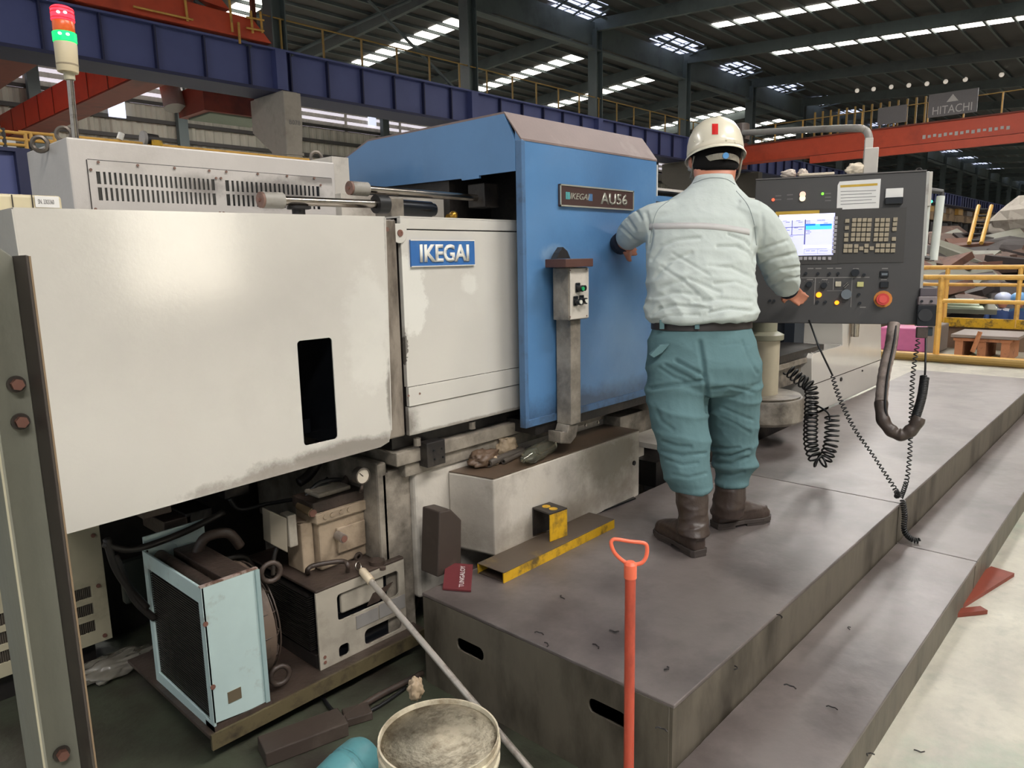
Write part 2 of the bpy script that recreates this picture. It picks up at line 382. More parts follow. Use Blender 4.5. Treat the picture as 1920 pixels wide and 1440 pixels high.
# ================================================================ THE HALL
def hall():
    # concrete floor with an oil-dark zone along the machine
    mt = bpy.data.materials.new('hall floor'); mt.use_nodes = True; N = mt.node_tree.nodes; L = mt.node_tree.links; b = N['Principled BSDF']
    tc = N.new('ShaderNodeTexCoord')
    def nz(s, d=8, r=.65):
        n = N.new('ShaderNodeTexNoise'); n.inputs['Scale'].default_value = s; n.inputs['Detail'].default_value = d; n.inputs['Roughness'].default_value = r
        L.new(tc.outputs['Object'], n.inputs[0]); return n.outputs[0]
    def mix(f, a, c, blend='MIX'):
        x = N.new('ShaderNodeMix'); x.data_type = 'RGBA'; x.blend_type = blend
        L.new(f, x.inputs[0])
        for s_, v in ((6, a), (7, c)):
            if isinstance(v, tuple): x.inputs[s_].default_value = (*lin(v), 1)
            else: L.new(v, x.inputs[s_])
        return x.outputs[2]
    def rng(v, a, c):
        r = N.new('ShaderNodeMapRange'); r.inputs[1].default_value = a; r.inputs[2].default_value = c; L.new(v, r.inputs[0]); return r.outputs[0]
    base = mix(rng(nz(2.2), .35, .65), (196, 192, 176), (164, 160, 148))
    base = mix(rng(nz(9), .5, .85), base, (150, 150, 138))
    base = mix(rng(nz(.7), .55, .7), base, (150, 172, 150))
    sx = N.new('ShaderNodeSeparateXYZ'); L.new(tc.outputs['Object'], sx.inputs[0])
    ad = N.new('ShaderNodeMath'); ad.operation = 'ADD'; L.new(sx.outputs[1], ad.inputs[0])
    n4 = nz(1.5); mu = N.new('ShaderNodeMath'); mu.operation = 'MULTIPLY'; L.new(n4, mu.inputs[0]); mu.inputs[1].default_value = .6; L.new(mu.outputs[0], ad.inputs[1])
    oil = mix(rng(nz(3), .35, .6), (50, 43, 38), (72, 76, 62))
    yf = rng(ad.outputs[0], .9, 1.25)
    xf = N.new('ShaderNodeMapRange'); xf.inputs[1].default_value = 8.2; xf.inputs[2].default_value = 7.9; L.new(sx.outputs[0], xf.inputs[0])
    mm = N.new('ShaderNodeMath'); mm.operation = 'MULTIPLY'; L.new(yf, mm.inputs[0]); L.new(xf.outputs[0], mm.inputs[1])
    L.new(mix(mm.outputs[0], base, oil), b.inputs['Base Color']); b.inputs['Roughness'].default_value = .5
    bp = N.new('ShaderNodeBump'); bp.inputs['Strength'].default_value = .25; bp.inputs['Distance'].default_value = .01; L.new(nz(25), bp.inputs['Height']); L.new(bp.outputs[0], b.inputs['Normal'])
    MB().box(-14, 14.0, -22, 48, -.2, 0).build('floor', mt, kind='structure', origin=(0, 0, 0))
    MB().box(14.0, 232, -22, 48, -1.4, -1.15).build('floor', mt, kind='structure', origin=(0, 0, -1.15))

    # roof: two slopes meeting at the ridge
    YR, ZR = 26.5, 15.0
    def rz(y): return ZR - .06 * abs(y - YR)
    c = MB(); c.hexa([(-14, -22, rz(-22)), (232, -22, rz(-22)), (232, YR, ZR), (-14, YR, ZR), (-14, -22, rz(-22) + .1), (232, -22, rz(-22) + .1), (232, YR, ZR + .1), (-14, YR, ZR + .1)])
    c.hexa([(-14, YR, ZR), (232, YR, ZR), (232, 48, rz(48)), (-14, 48, rz(48)), (-14, YR, ZR + .1), (232, YR, ZR + .1), (232, 48, rz(48) + .1), (-14, 48, rz(48) + .1)])
    ceil = c.build('ceiling', roofm, kind='structure', origin=(0, 0, 0))
    def yslots(a, bb): 
        y = a
        while y < bb - .1: yield y; y += 1.24 if a > 0 else 1.35
    pur = None
    for y in list(yslots(-21.5, 26)) + list(yslots(27.2, 47.8)):
        if pur is None: pur = MB().box(12, 231, y - .06, y + .06, rz(y) - .15, rz(y)).build('purlin', steelgreen, ceil); y0 = y
        else: inst(pur, (0, y - y0, rz(y) - rz(y0)), ceil)
    # rafters across the hall at every column row
    for k in range(1, 22):
        x = 5.3 + 10.15 * k
        b_ = MB()
        for (ya, yb) in ((-22, YR), (YR, 48)):
            b_.hexa([(x - .12, ya, rz(ya) - .85), (x + .12, ya, rz(ya) - .85), (x + .12, yb, rz(yb) - .85), (x - .12, yb, rz(yb) - .85), (x - .12, ya, rz(ya) - .2), (x + .12, ya, rz(ya) - .2), (x + .12, yb, rz(yb) - .2), (x - .12, yb, rz(yb) - .2)])
        b_.build('rafter', steelgreen, ceil)
    # translucent roof lights, one pane in every gap between purlins
    day = M('daylight pane', (255, 250, 238), emit=6)
    day2 = M('cool daylight pane', (214, 222, 250), emit=1.6)
    pane = None
    def add_pane(x, y, w=1.15, l=1.0, mat=day):
        b_ = MB().hexa([(x - w / 2, y - l / 2, rz(y - l / 2) - .05), (x + w / 2, y - l / 2, rz(y - l / 2) - .05), (x + w / 2, y + l / 2, rz(y + l / 2) - .05), (x - w / 2, y + l / 2, rz(y + l / 2) - .05),
                        (x - w / 2, y - l / 2, rz(y - l / 2) - .01), (x + w / 2, y - l / 2, rz(y - l / 2) - .01), (x + w / 2, y + l / 2, rz(y + l / 2) - .01), (x - w / 2, y + l / 2, rz(y + l / 2) - .01)])
        return b_.build('roof_light', mat, ceil)
    left = list(yslots(27.2, 47.8)); right = list(yslots(-21.5, 26))
    for x in (20.2, 30.2, 40.9, 49.8, 58, 65.8, 74.5, 83.5):
        for y in left:
            if 30.5 < y < 41.5: add_pane(x, y + .62, 1.3, .92)
    for x in (31.5, 41.5, 49.9):
        for y in right:
            if 4 < y < 21: add_pane(x, y + .675, .85, 1.22)
    # bright patches along the ridge, crossed by bracing
    for x, w_ in ((33.5, 4.6), (44.0, 5.2), (52.8, 4.0), (60.9, 4.0), (69, 4), (77.5, 4), (87, 4), (97, 4), (109, 4), (118, 4), (128, 4), (138, 4), (150, 4), (163, 4), (176, 4), (190, 4)):
        n_ = 4
        for i in range(n_):
            for j in range(3):
                if (i, j) in ((0, 2), (n_ - 1, 0)): continue
                cx = x - w_ / 2 + w_ * (i + .5) / n_; cy = 24.7 + .98 * j
                MB().box(cx - w_ / n_ * .42, cx + w_ / n_ * .42, cy - .4, cy + .4, 14.86, 14.89).build('roof_light', day2, ceil)
        for k in range(3): MB().tube([(x - w_ / 2 + k * w_ / 3, 24.0, 14.55), (x - w_ / 2 + (k + 1) * w_ / 3, 27.1, 14.6)], .06, 6).build('bracing', steelgreen, ceil)
        MB().tube([(x - w_ / 2 - .5, 25.1, 14.6), (x + w_ / 2 + .5, 25.2, 14.6)], .07, 6).build('bracing', steelgreen, ceil)
    # side wall beyond the far bay
    w = MB(); n = 0; x = -14; pts = []
    while x < 232:
        pts += [(x, 48.0), (x + .12, 47.93), (x + .3, 47.93), (x + .42, 48.0)]; x += .6
    pts += [(232, 48.0), (232, 48.2), (-14, 48.2)]
    w.prism([(p[0], p[1], 0) for p in pts], (0, 0, 13.7))
    wl = w.build('wall_left', wallm, kind='structure', origin=(0, 48, 0))
    g0 = MB().box(-14, 232, 47.7, 47.93, 6.0, 6.22).build('wall_girt', girtm, wl)
    for k in range(1, 6): inst(g0, (0, 0, 1.05 * k), wl)
    for k in range(28): MB().box(5.3 + 8 * k - .3, 5.3 + 8 * k + .3, 47.3, 47.7, 0, 13).build('wall_column', steelgreen, wl)
    dayw = M('daylight window', (232, 226, 236), emit=.95)
    for k, z in enumerate((11.25, 11.75, 12.25)):
        for q in range(42): MB().box(8 + 5.2 * q, 12.9 + 5.2 * q, 47.72, 47.8, z, z + .2).build('window_louvre', dayw, wl)
    for (px_, py_, w_, h_) in ((218, 203, .95, 1.5), (697, 228, .7, .9)):
        p = at(px_, py_, Y=47.7); MB().box(p.x - w_ * .5, p.x + w_ * .5, 47.6, 47.72, p.z - h_ * .35, p.z + h_ * .35).build('wall_window', M('small bright window', (222, 228, 250), emit=1.1), wl)
    # far end wall, near side wall (with its open gate) and an unseen sunlit yard added for reflections
    e = MB().box(232, 232.4, -22, 48, -1.3, 15).build('wall_back', M('far end sheet', (112, 122, 116), .8, dirt=(64, 72, 70), damt=.5, dscale=.25, stretch=(1, 1, .2)), kind='structure')
    for k in range(18): MB().box(231.5, 232, -20 + 3.7 * k, -19.6 + 3.7 * k, -1.3, 12).build('wall_post', girtm, e)
    s = MB().box(-14, 9.4, -22.3, -22, 0, 10.2).box(13.4, 232, -22.3, -22, 0, 10.2).box(9.4, 13.4, -22.3, -22, 5.0, 10.2)
    s.build('wall_right', wallm, kind='structure', origin=(0, -22, 0))
    MB().box(-10, 40, -36.4, -36, -.2, 9).build('wall_outside', M('added bright facade', (236, 232, 222), .8), kind='structure')  # unseen facade added to give the cover a bright reflection
    MB().box(-10, 40, -36, -22.3, -.2, -.01).build('floor', M('bright yard concrete', (196, 190, 176), .8), kind='structure')
hall()

# ---- the blue runway girder and what stands on it
def runway():
    Y = 26.0; t = thing('crane_runway_girder', (40, Y, 7.9), 'long navy blue crane runway girder with web stiffeners on concrete piers', 'girder')
    MB().box(-6, 231, Y - .03, Y + .03, 7.95, 9.35).build('web', navy, t)
    MB().box(-6, 231, Y - .28, Y + .28, 9.35, 9.42).build('top_flange', navy, t)
    MB().box(-6, 231, Y - .30, Y + 1.3, 7.84, 7.95).build('bottom_flange', navyd, t)
    st = None
    x = 1.0
    while x < 228:
        if st is None: st = MB().box(x - .03, x + .03, Y - .2, Y - .03, 7.95, 9.35).build('stiffener', navyd, t); x0 = x
        else: inst(st, (x - x0, 0, 0), t)
        x += 1.66
    for k in range(1, 22):
        x = 5.3 + 10.15 * k
        MB().box(x - .22, x + .22, Y - .36, Y - .03, 7.95, 9.35).build('splice_plate', navy, t)
    # concrete piers with corbels
    for k in range(1, 9):
        x = 15.6 + 10.15 * (k - 1)
        p = thing('concrete_pier', (x, Y, 0), ['pale concrete pier flaring to a corbel under the blue girder, left of the blue hood', 'concrete runway pier further along behind the machine'][k > 1], 'pier', None if k == 1 else 'hidden concrete piers')
        x = x - .1 if k == 1 else x
        lo = [(x - .35, 25.2), (x + .32, 25.2), (x + .32, 26.3), (x - .35, 26.3)]; hi = [(x - .36, 25.15), (x + .37, 25.15), (x + .37, 27.6), (x - .36, 27.6)]
        def rg(q, z): return [V((a_, b__, z)) for a_, b__ in q]
        MB().loft([rg(lo, 0), rg(lo, 5.75), rg([((a_ + c_) / 2, (b__ + d_) / 2) for (a_, b__), (c_, d_) in zip(lo, hi)], 6.15), rg(hi, 6.6), rg(hi, 7.8)]).build('pier_shaft', concrete if k == 1 else M('shaded concrete', (92, 88, 82), .8), p, bevel=.03)  # piers further along use the same concrete darkened as shade
        MB().box(x - .38, x + .36, 25.17, 26.33, 5.55, 5.65).box(x - .3, x + .3, 25.3, 27.4, 7.8, 7.84).build('pier_cap', concrete, p)
        if k == 1:
            text_on('B078', V((x + .03, 25.14, 6.72)), XU, FRONT, .46, .16, inkm, p, 'pier_marking')
    # tall columns above the runway
    for k in range(0, 18):
        x = 15.5 + 10.1 * k
        c = thing('roof_column', (x, Y, 9.42), ['grey green steel roof column left of the lit panes', 'grey green roof column behind the blue hood ridge', 'grey green roof column far down the hall'][min(k, 2)], 'column', None if k < 2 else 'roof columns far down the hall')
        if k == 2: 
            x += 0
        MB().box(x - .26, x + .26, Y - .02, Y + .02, 9.42, 14.2).build('column_web', steelgreen, c)
        MB().box(x - .3, x - .25, Y - .3, Y + .3, 9.42, 14.2).build('column_flange', steelgreen, c)
        MB().box(x + .25, x + .3, Y - .3, Y + .3, 9.42, 14.2).build('column_flange', steelgreen, c)
    g = thing('roof_girder', (50, Y, 13.2), 'deep grey green steel roof girder running over the blue hood', 'girder')
    x = 25.6; 
    while x < 200:
        x2 = x + 20.2
        MB().prism([(x + .2, Y, 14.6), (x + .2, Y, 13.1), (x + 2.4, Y, 13.35), (x2 - 2.4, Y, 13.35), (x2 - .2, Y, 13.1), (x2 - .2, Y, 14.6)], (0, .06, 0)).build('girder_web', steelgreen, g)
        MB().hexa([(x + .2, Y - .25, 13.04), (x2 - .2, Y - .25, 13.04), (x2 - .2, Y + .3, 13.04), (x + .2, Y + .3, 13.04), (x + .2, Y - .25, 13.12), (x2 - .2, Y - .25, 13.12), (x2 - .2, Y + .3, 13.12), (x + .2, Y + .3, 13.12)]).build('girder_flange', steelgreen, g)
        x = x2
    # diagonal rods
    br = [((365, 0), (470, 88)), ((545, 103), (650, 52)), ((650, 52), (770, 0)), ((690, 0), (850, 163))]
    names = ['thick diagonal brace in front of the red crane carriage', 'grey diagonal brace rising right of the first roof column', 'grey diagonal brace leaving the top edge above the first light strip', 'thin diagonal rod crossing the first light strip']
    for (a, b_), l in zip(br, names):
        MB().tube([at(*a, Y=25.9), at(*b_, Y=25.9)], .09 if 'thick' in l else .07, 6).build('diagonal_brace', steelgreen, label=l, cat='brace')
    # walkway railing on top of the girder
    r = thing('walkway_railing', (22, 25.8, 9.42), 'thin yellow walkway railing along the top of the blue girder', 'railing')
    MB().tube([(14.9, 25.8, 10.5), (60, 25.8, 10.5)], .03, 6).build('top_rail', yellowd, r)
    p0 = None
    for k in range(25):
        x = 15.6 + 1.83 * k
        if p0 is None: p0 = MB().box(x - .035, x + .035, 25.77, 25.83, 9.42, 10.5).build('post', yellowd, r)
        else: inst(p0, (1.83 * k, 0, 0), r)
runway()

def cranes():
    # bridge crane of the far bay: girders running away, end carriage on the runway
    t = thing('far_bay_crane', (8, 27, 8.3), 'orange red bridge crane in the far bay, carriage on the blue girder', 'crane')
    def bridge(x0, x1, z0, z1, y0=26.6, y1=47):
        f = MB().box(x0, x1, y0, y1, z0, z1).build('bridge_girder', cranered, t)
        MB().box(x0 + .02, x1 + .1, y0, y1, z0 - .06, z0 - .01).build('girder_underside', craned, f)
        for k in range(9): MB().box(x0 - .02, x0 + .01, y0 + .5 + 2.2 * k, y0 + .56 + 2.2 * k, z0, z1).build('web_joint', craned, f)
    bridge(11.4, 12.5, 8.35, 9.5); bridge(7.6, 9.0, 8.9, 10.2)
    MB().hexa([(3, 25.6, 9.5), (15.1, 25.6, 9.5), (15.1, 26.5, 9.5), (3, 26.5, 9.5), (3, 25.6, 10.55), (14.4, 25.6, 10.2), (14.4, 26.5, 10.2), (3, 26.5, 10.55)]).build('end_carriage', cranered, t, bevel=.03)
    MB().hexa([(8.7, 25.7, 10.8), (13.6, 25.7, 10.35), (13.6, 26.4, 10.35), (8.7, 26.4, 10.8), (8.7, 25.7, 11.4), (13.2, 25.7, 10.75), (13.2, 26.4, 10.75), (8.7, 26.4, 11.4)]).build('carriage_top', cranered, t)
    for x in (9.3, 10.9, 11.6, 12.9): MB().prism([(x, 26, 10.2), (x + .5, 26, 10.2), (x + .25, 26, 10.9)], (0, .1, 0)).build('gusset', craned, t)
    MB().box(6.5, 9.2, 26.2, 27.5, 10.4, 12.4).build('machinery_house', craned, t)
    for (a, b_) in (((430, 0), (436, 60)), ((347, 0), (352, 40)), ((470, 20), (474, 62)), ((488, 22), (492, 62)), ((447, 42), (450, 82))):
        MB().tube([at(*a, Y=25.5), at(*b_, Y=25.5)], .045, 6).build('guard_post', yellowr, t)
    for (a, b_) in (((462, 32), (495, 38)), ((462, 52), (495, 58)), ((250, 12), (362, 37))):
        MB().tube([at(*a, Y=25.45), at(*b_, Y=25.45)], .035, 6).build('guard_rail', yellowr, t)
    h = thing('crane_hoist_block', (15, 30, 7.4), 'red box shaped hoist carriage hanging under the blue girder, beside the pier', 'hoist')
    MB().box(13.9, 17.2, 28.9, 31.2, 7.5, 8.5).build('hoist_frame', craned, h)
    for x_ in (14.2, 16.9): MB().box(x_ - .08, x_ + .08, 29.9, 30.1, 8.5, 14.7).build('hanger', craned, h)
    MB().box(14.2, 16.9, 29.1, 31.0, 7.44, 7.5).build('hoist_underside', M('pale green plate', (112, 124, 108), .6), h)
    MB().cyl((13.6, 30.8, 7.8), (13.6, 31.2, 9.2), .42).build('hoist_drum', M('grey drum', (150, 146, 142), .5), h)
    MB().cyl((1.5, 27.4, 8.6), (3.6, 28.6, 8.6), .12).build('lamp_tube', yellowd, label='dull yellow tube lamp under the blue girder at the left edge', cat='lamp')
    # crane of our bay, spanning to the right
    c = thing('bay_crane', (50, 3, 7.7), 'long orange red bridge crane girder with yellow handrail at the right', 'crane')
    X = 50.0
    MB().box(X, X + 1.4, -21, 25.6, 7.85, 8.95).build('main_girder', cranered, c)
    MB().box(X - .1, X + 1.5, -21, 25.7, 8.95, 9.03).build('girder_flange', craned, c)
    MB().box(X - .1, X + .2, -21, 19, 7.35, 7.8).build('lower_beam', cranered, c)
    MB().box(X - .3, X + 1.8, 24.2, 27, 7.6, 9.4).build('end_truck', craned, c)
    MB().tube([(X, -20, 10.15), (X, 22, 10.15)], .03, 6).build('hand_rail', yellowd, c)
    q = None
    for k in range(22):
        if q is None: q = MB().box(X - .04, X + .04, 21.4, 21.48, 9.03, 10.15).build('rail_post', yellowr, c)
        else: inst(q, (0, -1.85 * k, 0), c)
    for k in range(14): MB().box(X + .3, X + .4, 19 - .5 * k, 18.9 - .5 * k, 9.0, 10.6).build('cage_bar', yellowd, c)
    p = at(1785, 208, X=X - .15)
    sb = MB().box(X - .2, X - .12, p.y - 1.25, p.y + 1.25, 9.25, 10.55).build('sign_board', M('grey board', (112, 108, 110), .6), c)
    U = V((0, -1, 0)); N_ = V((-1, 0, 0))
    text_on('HITACHI', V((X - .2, p.y, 9.6)), U, N_, 2.0, .45, M('pale letters', (190, 186, 184), .6), sb, 'sign_text')
    MB().prism([(X - .24, p.y - .3, 10.0), (X - .24, p.y + .3, 10.0), (X - .24, p.y, 10.4)], (.04, 0, 0)).build('sign_emblem', M('pale letters'), sb)
    p2 = at(1672, 226, X=X - .15)
    MB().box(X - .2, X - .12, p2.y - .8, p2.y + .8, 9.2, 10.2).build('sign_board', M('grey board'), c)
    p3 = at(1808, 248, X=X - .02)
    for k in range(16):
        yy = p3.y + 2.1 - .28 * k
        MB().box(X - .03, X, yy - .1, yy + .06, p3.z - .12 + .03 * (k % 3), p3.z + .1 - .03 * (k % 2)).build('girder_mark', M('pale letters'), c)
    for i, (x, y) in enumerate([(1543, 139), (1576, 135), (1611, 131), (1650, 131), (1685, 122), (1723, 118), (1763, 113), (1806, 108), (1840, 104), (1882, 98)] + [(1607, 170), (1638, 167), (1671, 163), (1704, 160), (1738, 157), (1773, 153), (1810, 149), (1878, 140)]):
        pt = at(x, y, X=57.8 if i < 10 else 65)
        MB().sphere(pt, .17, u=10, v=7).build('ceiling_lamp', M('dim lamp glass', (236, 226, 212), emit=.55), label='small round ceiling lamp in a dim row under the right roof slope', cat='lamp', group='round ceiling lamps under the right roof slope', smooth='all')

cranes()

def far_yard():
    X = 11.55
    t = thing('pit_railing', (X, 1, 0), 'yellow pipe railing in front of the scrap plates, nearest one', 'railing')
    ztop = at(1850, 520, X=X).z; zmid = at(1850, 566, X=X).z
    def yat(px_): return at(px_, 560, X=X).y
    MB().tube([(X, 4.6, ztop), (X, -3, ztop)], .035, 8).build('top_rail', yellowr, t, smooth=True)
    MB().tube([(X, yat(1745), zmid), (X, -3, zmid)], .028, 8).build('middle_rail', yellowr, t, smooth=True)
    for px_ in (1763, 1985, 2200, 1580): MB().tube([(X, yat(px_), 0), (X, yat(px_), ztop)], .04, 8).build('post', yellowr, t, smooth=True)
    MB().box(X - .12, X + .05, -3, 5, 0, .1).build('kerb', yellowr, t, bevel=.01)
    MB().cyl((X - .2, -3, .06), (X - .2, 5, .06), .05, seg=10).build('kerb_pipe', yellowd, t)
    X2 = 13.2
    t2 = thing('pit_railing', (X2, 1, 0), 'yellow pipe railing standing behind the nearest one, posts joining a rusty toe board', 'railing')
    z1 = at(1850, 501, X=X2).z; z2 = at(1850, 534, X=X2).z; z3 = at(1850, 600, X=X2).z
    MB().tube([(X2, 6, z1), (X2, -3, z1)], .034, 8).build('top_rail', yellowr, t2, smooth=True)
    MB().tube([(X2, 6, z2), (X2, -3, z2)], .026, 8).build('middle_rail', yellowr, t2, smooth=True)
    MB().box(X2 - .03, X2 + .03, -3, 4, z3 - .12, z3 + .02).build('toe_board', yellow, t2)
    for px_ in (1773, 1909, 2050): MB().tube([(X2, at(px_, 560, X=X2).y, z3 - .1), (X2, at(px_, 560, X=X2).y, z1)], .034, 8).build('post', yellowr, t2, smooth=True)
    MB().box(X2 + .02, X2 + .3, -3, 6, 0, z3 - .1).build('pit_wall', M('dirty brown plinth', (122, 100, 82), .7, dirt=(80, 66, 56), damt=.5, dscale=2), kind=None, label='dirty brown concrete plinth under the rear yellow railing', cat='plinth')
    # pallet with plate
    pl = thing('wooden_pallet', (12.3, 1.5, 0), 'orange brown wooden pallet carrying a grey steel plate behind the railing', 'pallet')
    y0, y1 = at(1900, 640, X=12.2).y, at(1798, 640, X=12.2).y
    for yy in (y0, (y0 + y1) / 2 - .05, y1 - .1): MB().box(11.95, 12.75, yy, yy + .1, 0.0, .26).build('block', M('pallet wood', (186, 128, 92), .8, dirt=(120, 80, 60), damt=.4, dscale=8), pl)
    for k in range(5): MB().box(11.93 + .17 * k, 12.05 + .17 * k, y0 - .02, y1 + .02, .26, .3).build('slat', M('pallet wood'), pl)
    MB().box(11.9, 12.8, y0 - .1, y1 + .05, .31, .35).build('steel_plate', M('grey loose plate', (140, 130, 124), .5), label='grey steel plate lying on the wooden pallet', cat='plate')
    MB().tube([at(1823, 660, X=11.85), at(1838, 622, X=11.85)], .03, 5).build('wood_stick', M('pallet wood'), label='wooden stick leaning on the pallet', cat='stick')
    p = at(1700, 650, X=12.6)
    MB().box(12.4, 13.0, p.y - .38, p.y + .35, 0, .36).build('pink_crate', M('pink plastic', (206, 112, 158), .5), label='bright pink low crate behind the hanging hose', cat='crate', bevel=.02)
    MB().box(12.35, 13.0, at(1760, 640, X=12.4).y, at(1738, 640, X=12.4).y, 0, .42).build('grey_box', M('grey loose plate'), label='grey box between the pink crate and the yellow post', cat='box', bevel=.02)
    # heap of steel plates
    rnd = random.Random(3)
    mats = [M('rust plate', (112, 78, 64), .7, dirt=(66, 48, 42), damt=.5, dscale=2), M('grey plate', (118, 116, 102), .6, dirt=(92, 88, 78), damt=.4, dscale=2), M('dark scrap', (54, 46, 44), .7), M('brown scrap', (92, 72, 62), .7, dirt=(140, 110, 92), damt=.4, dscale=4)]
    for k in range(190):
        px_ = rnd.uniform(1715, 1990); row = rnd.random()
        py_ = 455 + 125 * row + rnd.uniform(-10, 10); Xk = 26 - 11 * row
        p = at(px_, py_, X=Xk)
        if px_ > 1800 and py_ > 500: continue
        a, b_, th = rnd.uniform(.3, 1.15) * (Xk / 20), rnd.uniform(.2, .6) * (Xk / 20), rnd.uniform(.05, .2)
        rot = Matrix.Rotation(rnd.uniform(-.4, .5), 4, 'X') @ Matrix.Rotation(rnd.uniform(-.6, .1), 4, 'Y') @ Matrix.Rotation(rnd.uniform(-.8, .8), 4, 'Z')
        bb = MB()
        poly = [V((-b_, -a, 0)), V((b_, -a * rnd.uniform(.6, 1), 0)), V((b_ * rnd.uniform(.6, 1.1), a * rnd.uniform(.5, 1), 0)), V((rnd.uniform(-.3, .3), a, 0)), V((-b_, a * rnd.uniform(.4, .9), 0))]
        bb.prism([p + rot @ q for q in poly], rot @ V((0, 0, th)))
        bb.build('steel_slab', mats[rnd.choice([0, 0, 1, 2, 2, 3, 3])], label='cut steel slab thrown on the brown scrap heap beyond the railing', cat='slab', group='cut steel slabs on the scrap heap')
    # the heap itself
    for (x0, x1, zt, l) in ((17.4, 21.5, .75, 'front bank of brown swarf and scrap under the slabs'), (21, 27, 1.75, 'rear bank of brown swarf and scrap under the slabs')):
        hb = MB(); g = 16; grid = []
        for i in range(g + 1):
            for j in range(g * 2 + 1):
                x = x0 + (x1 - x0) * i / g; y = -8 + 22 * j / (2 * g)
                e = math.sin(PI * i / g); grid.append((x, y, -1.15 + (zt + 1.15) * e ** .5 + .35 * noise.noise(V((x * 1.2, y * 1.2, 3)))))
        vs = hb.verts(grid)
        for i in range(g):
            for j in range(2 * g): hb.face([vs[i * (2 * g + 1) + j], vs[(i + 1) * (2 * g + 1) + j], vs[(i + 1) * (2 * g + 1) + j + 1], vs[i * (2 * g + 1) + j + 1]])
        hb.build('scrap_heap', mats[2], label=l, cat='scrap', kind='stuff')
    for k in range(6):
        p = at(1770 + k * 9, 566 + 6 * (k % 3), X=14.4 + .3 * k)
        MB().hexa([p + V(q) for q in ((-.2, -.5, 0), (.2, -.4, .02), (.2, .5, .02), (-.2, .5, 0), (-.2, -.5, .03), (.2, -.4, .05), (.2, .5, .05), (-.2, .5, .03))]).build('pale_sheet', M('pale mint sheet', (196, 206, 184), .6), label='pale mint sheet in the fanned stack behind the yellow rails', cat='sheet', group='fanned pale sheets behind the rails')
    lad = thing('steep_ladder', at(1828, 460, X=24), 'steep ladder with yellow stringers on the scrap heap', 'ladder')
    for a, b_ in (((1835, 386), (1817, 456)), ((1859, 386), (1840, 456))):
        MB().tube([at(*a, X=25), at(*b_, X=23.4)], .055, 8).build('stringer', yellowr, lad)
    for k in range(6):
        f = k / 6 + .1
        MB().tube([at(1835 - 18 * f, 386 + 70 * f, X=25 - 1.6 * f), at(1859 - 19 * f, 386 + 70 * f, X=25 - 1.6 * f)], .035, 6).build('rung', black, lad)
    # brown rack beam, with a dark sheet for the shade beneath it
    rk = thing('storage_rack', (50, 20, 0), 'brown weathered beam carried on dark posts behind the scrap heap', 'rack')
    zt_, zb_ = at(1773, 389, Y=27.4).z, at(1773, 414, Y=27.4).z
    MB().box(75, 228, 27.4, 28, zb_, zt_).build('beam', M('weathered tan beam', (176, 148, 116), .8, dirt=(110, 88, 68), damt=.55, dscale=.4, bump=.2, bscale=4, soft=.15), rk)
    MB().box(75, 228, 28.2, 28.4, -1.15, zb_).build('dark_backing', darkgap, rk)
    for k in range(20): MB().box(80 + 7 * k, 80.5 + 7 * k, 27.2, 27.6, -1.15, zb_).build('post', girtm, rk)
    for k in range(18): MB().box(90 + 6 * k, 92 + 6 * k + (k % 3), 26.9, 27.4, zt_ - .9, zt_ - .2 + .25 * (k % 2)).build('stored_bar', [M('weathered tan beam'), yellowr, M('grey loose plate')][k % 3], rk)
    for (px_, py_, r_) in ((1912, 432, .75), (1938, 412, 1.0), (1893, 446, .45)):
        p = at(px_, py_, X=26); bb = MB(); bb.sphere(p, r_, (1, 1, .7), 12, 8)
        for v in bb.bm.verts: v.co += (v.co - p) * .25 * noise.noise(v.co * 1.7)
        bb.build('pale_boulder', M('pale rubble', (178, 170, 158), .8, dirt=(130, 118, 106), damt=.4, dscale=2), label={1912: 'pale grey rubble lump right of the steep ladder', 1938: 'largest pale rubble lump cut by the right picture edge', 1893: 'smallest pale rubble lump low beside the ladder'}[px_], cat='rubble')
    # two workers far away
    for i, (px_, sc) in enumerate(((1882, 1.0), (1912, 1.02))):
        top = at(px_, 549, X=17.0); base = V((top.x, top.y, -1.15)); H = top.z + 1.15
        t = thing('person', base, ['distant worker in white helmet and blue clothes beyond the yellow railing', 'distant worker in light blue helmet at the right edge beyond the railing'][i], 'person')
        s_ = H / 1.75; gw = .8
        body = MB()
        L = lambda x, y, z: base + V((x, y, z)) * s_
        body.tube([L(0, 0, .85), L(0, 0, 1.1), L(0, 0, 1.4), L(0, 0, 1.47)], [.15 * s_, .15 * s_, .19 * s_, .06 * s_], 10)
        for sd in (-1, 1):
            body.tube([L(0, .09 * sd, .88), L(.02, .1 * sd, .45), L(0, .1 * sd, .08)], [.1 * s_, .07 * s_, .05 * s_], 8)
            body.tube([L(0, .2 * sd, 1.4), L(-.05, .27 * sd, 1.12), L(-.2, .2 * sd, 1.0)], [.06 * s_, .05 * s_, .04 * s_], 8)
            body.tube([L(.05, .1 * sd, .04), L(-.17, .1 * sd, .04)], .045 * s_, 8)
        body.build('body', M('blue overalls', (44, 66, 110), .8), t, smooth='all')
        MB().sphere(L(0, 0, 1.58), .1 * s_, (1, .85, 1.2)).build('head', skin, t, smooth='all')
        MB().sphere(L(0, 0, 1.66), .14 * s_, (1.1, 1, .75)).build('helmet', M(['white helmet', 'sky helmet'][i], [(210, 216, 240), (120, 170, 220)][i], .4), t, smooth='all')
        MB().sphere(L(0, 0, 1.38), .21 * s_, (.7, 1, .45)).build('collar', M(['white shawl', 'blue shawl'][i], [(225, 225, 232), (50, 90, 120)][i], .7), t, smooth='all')
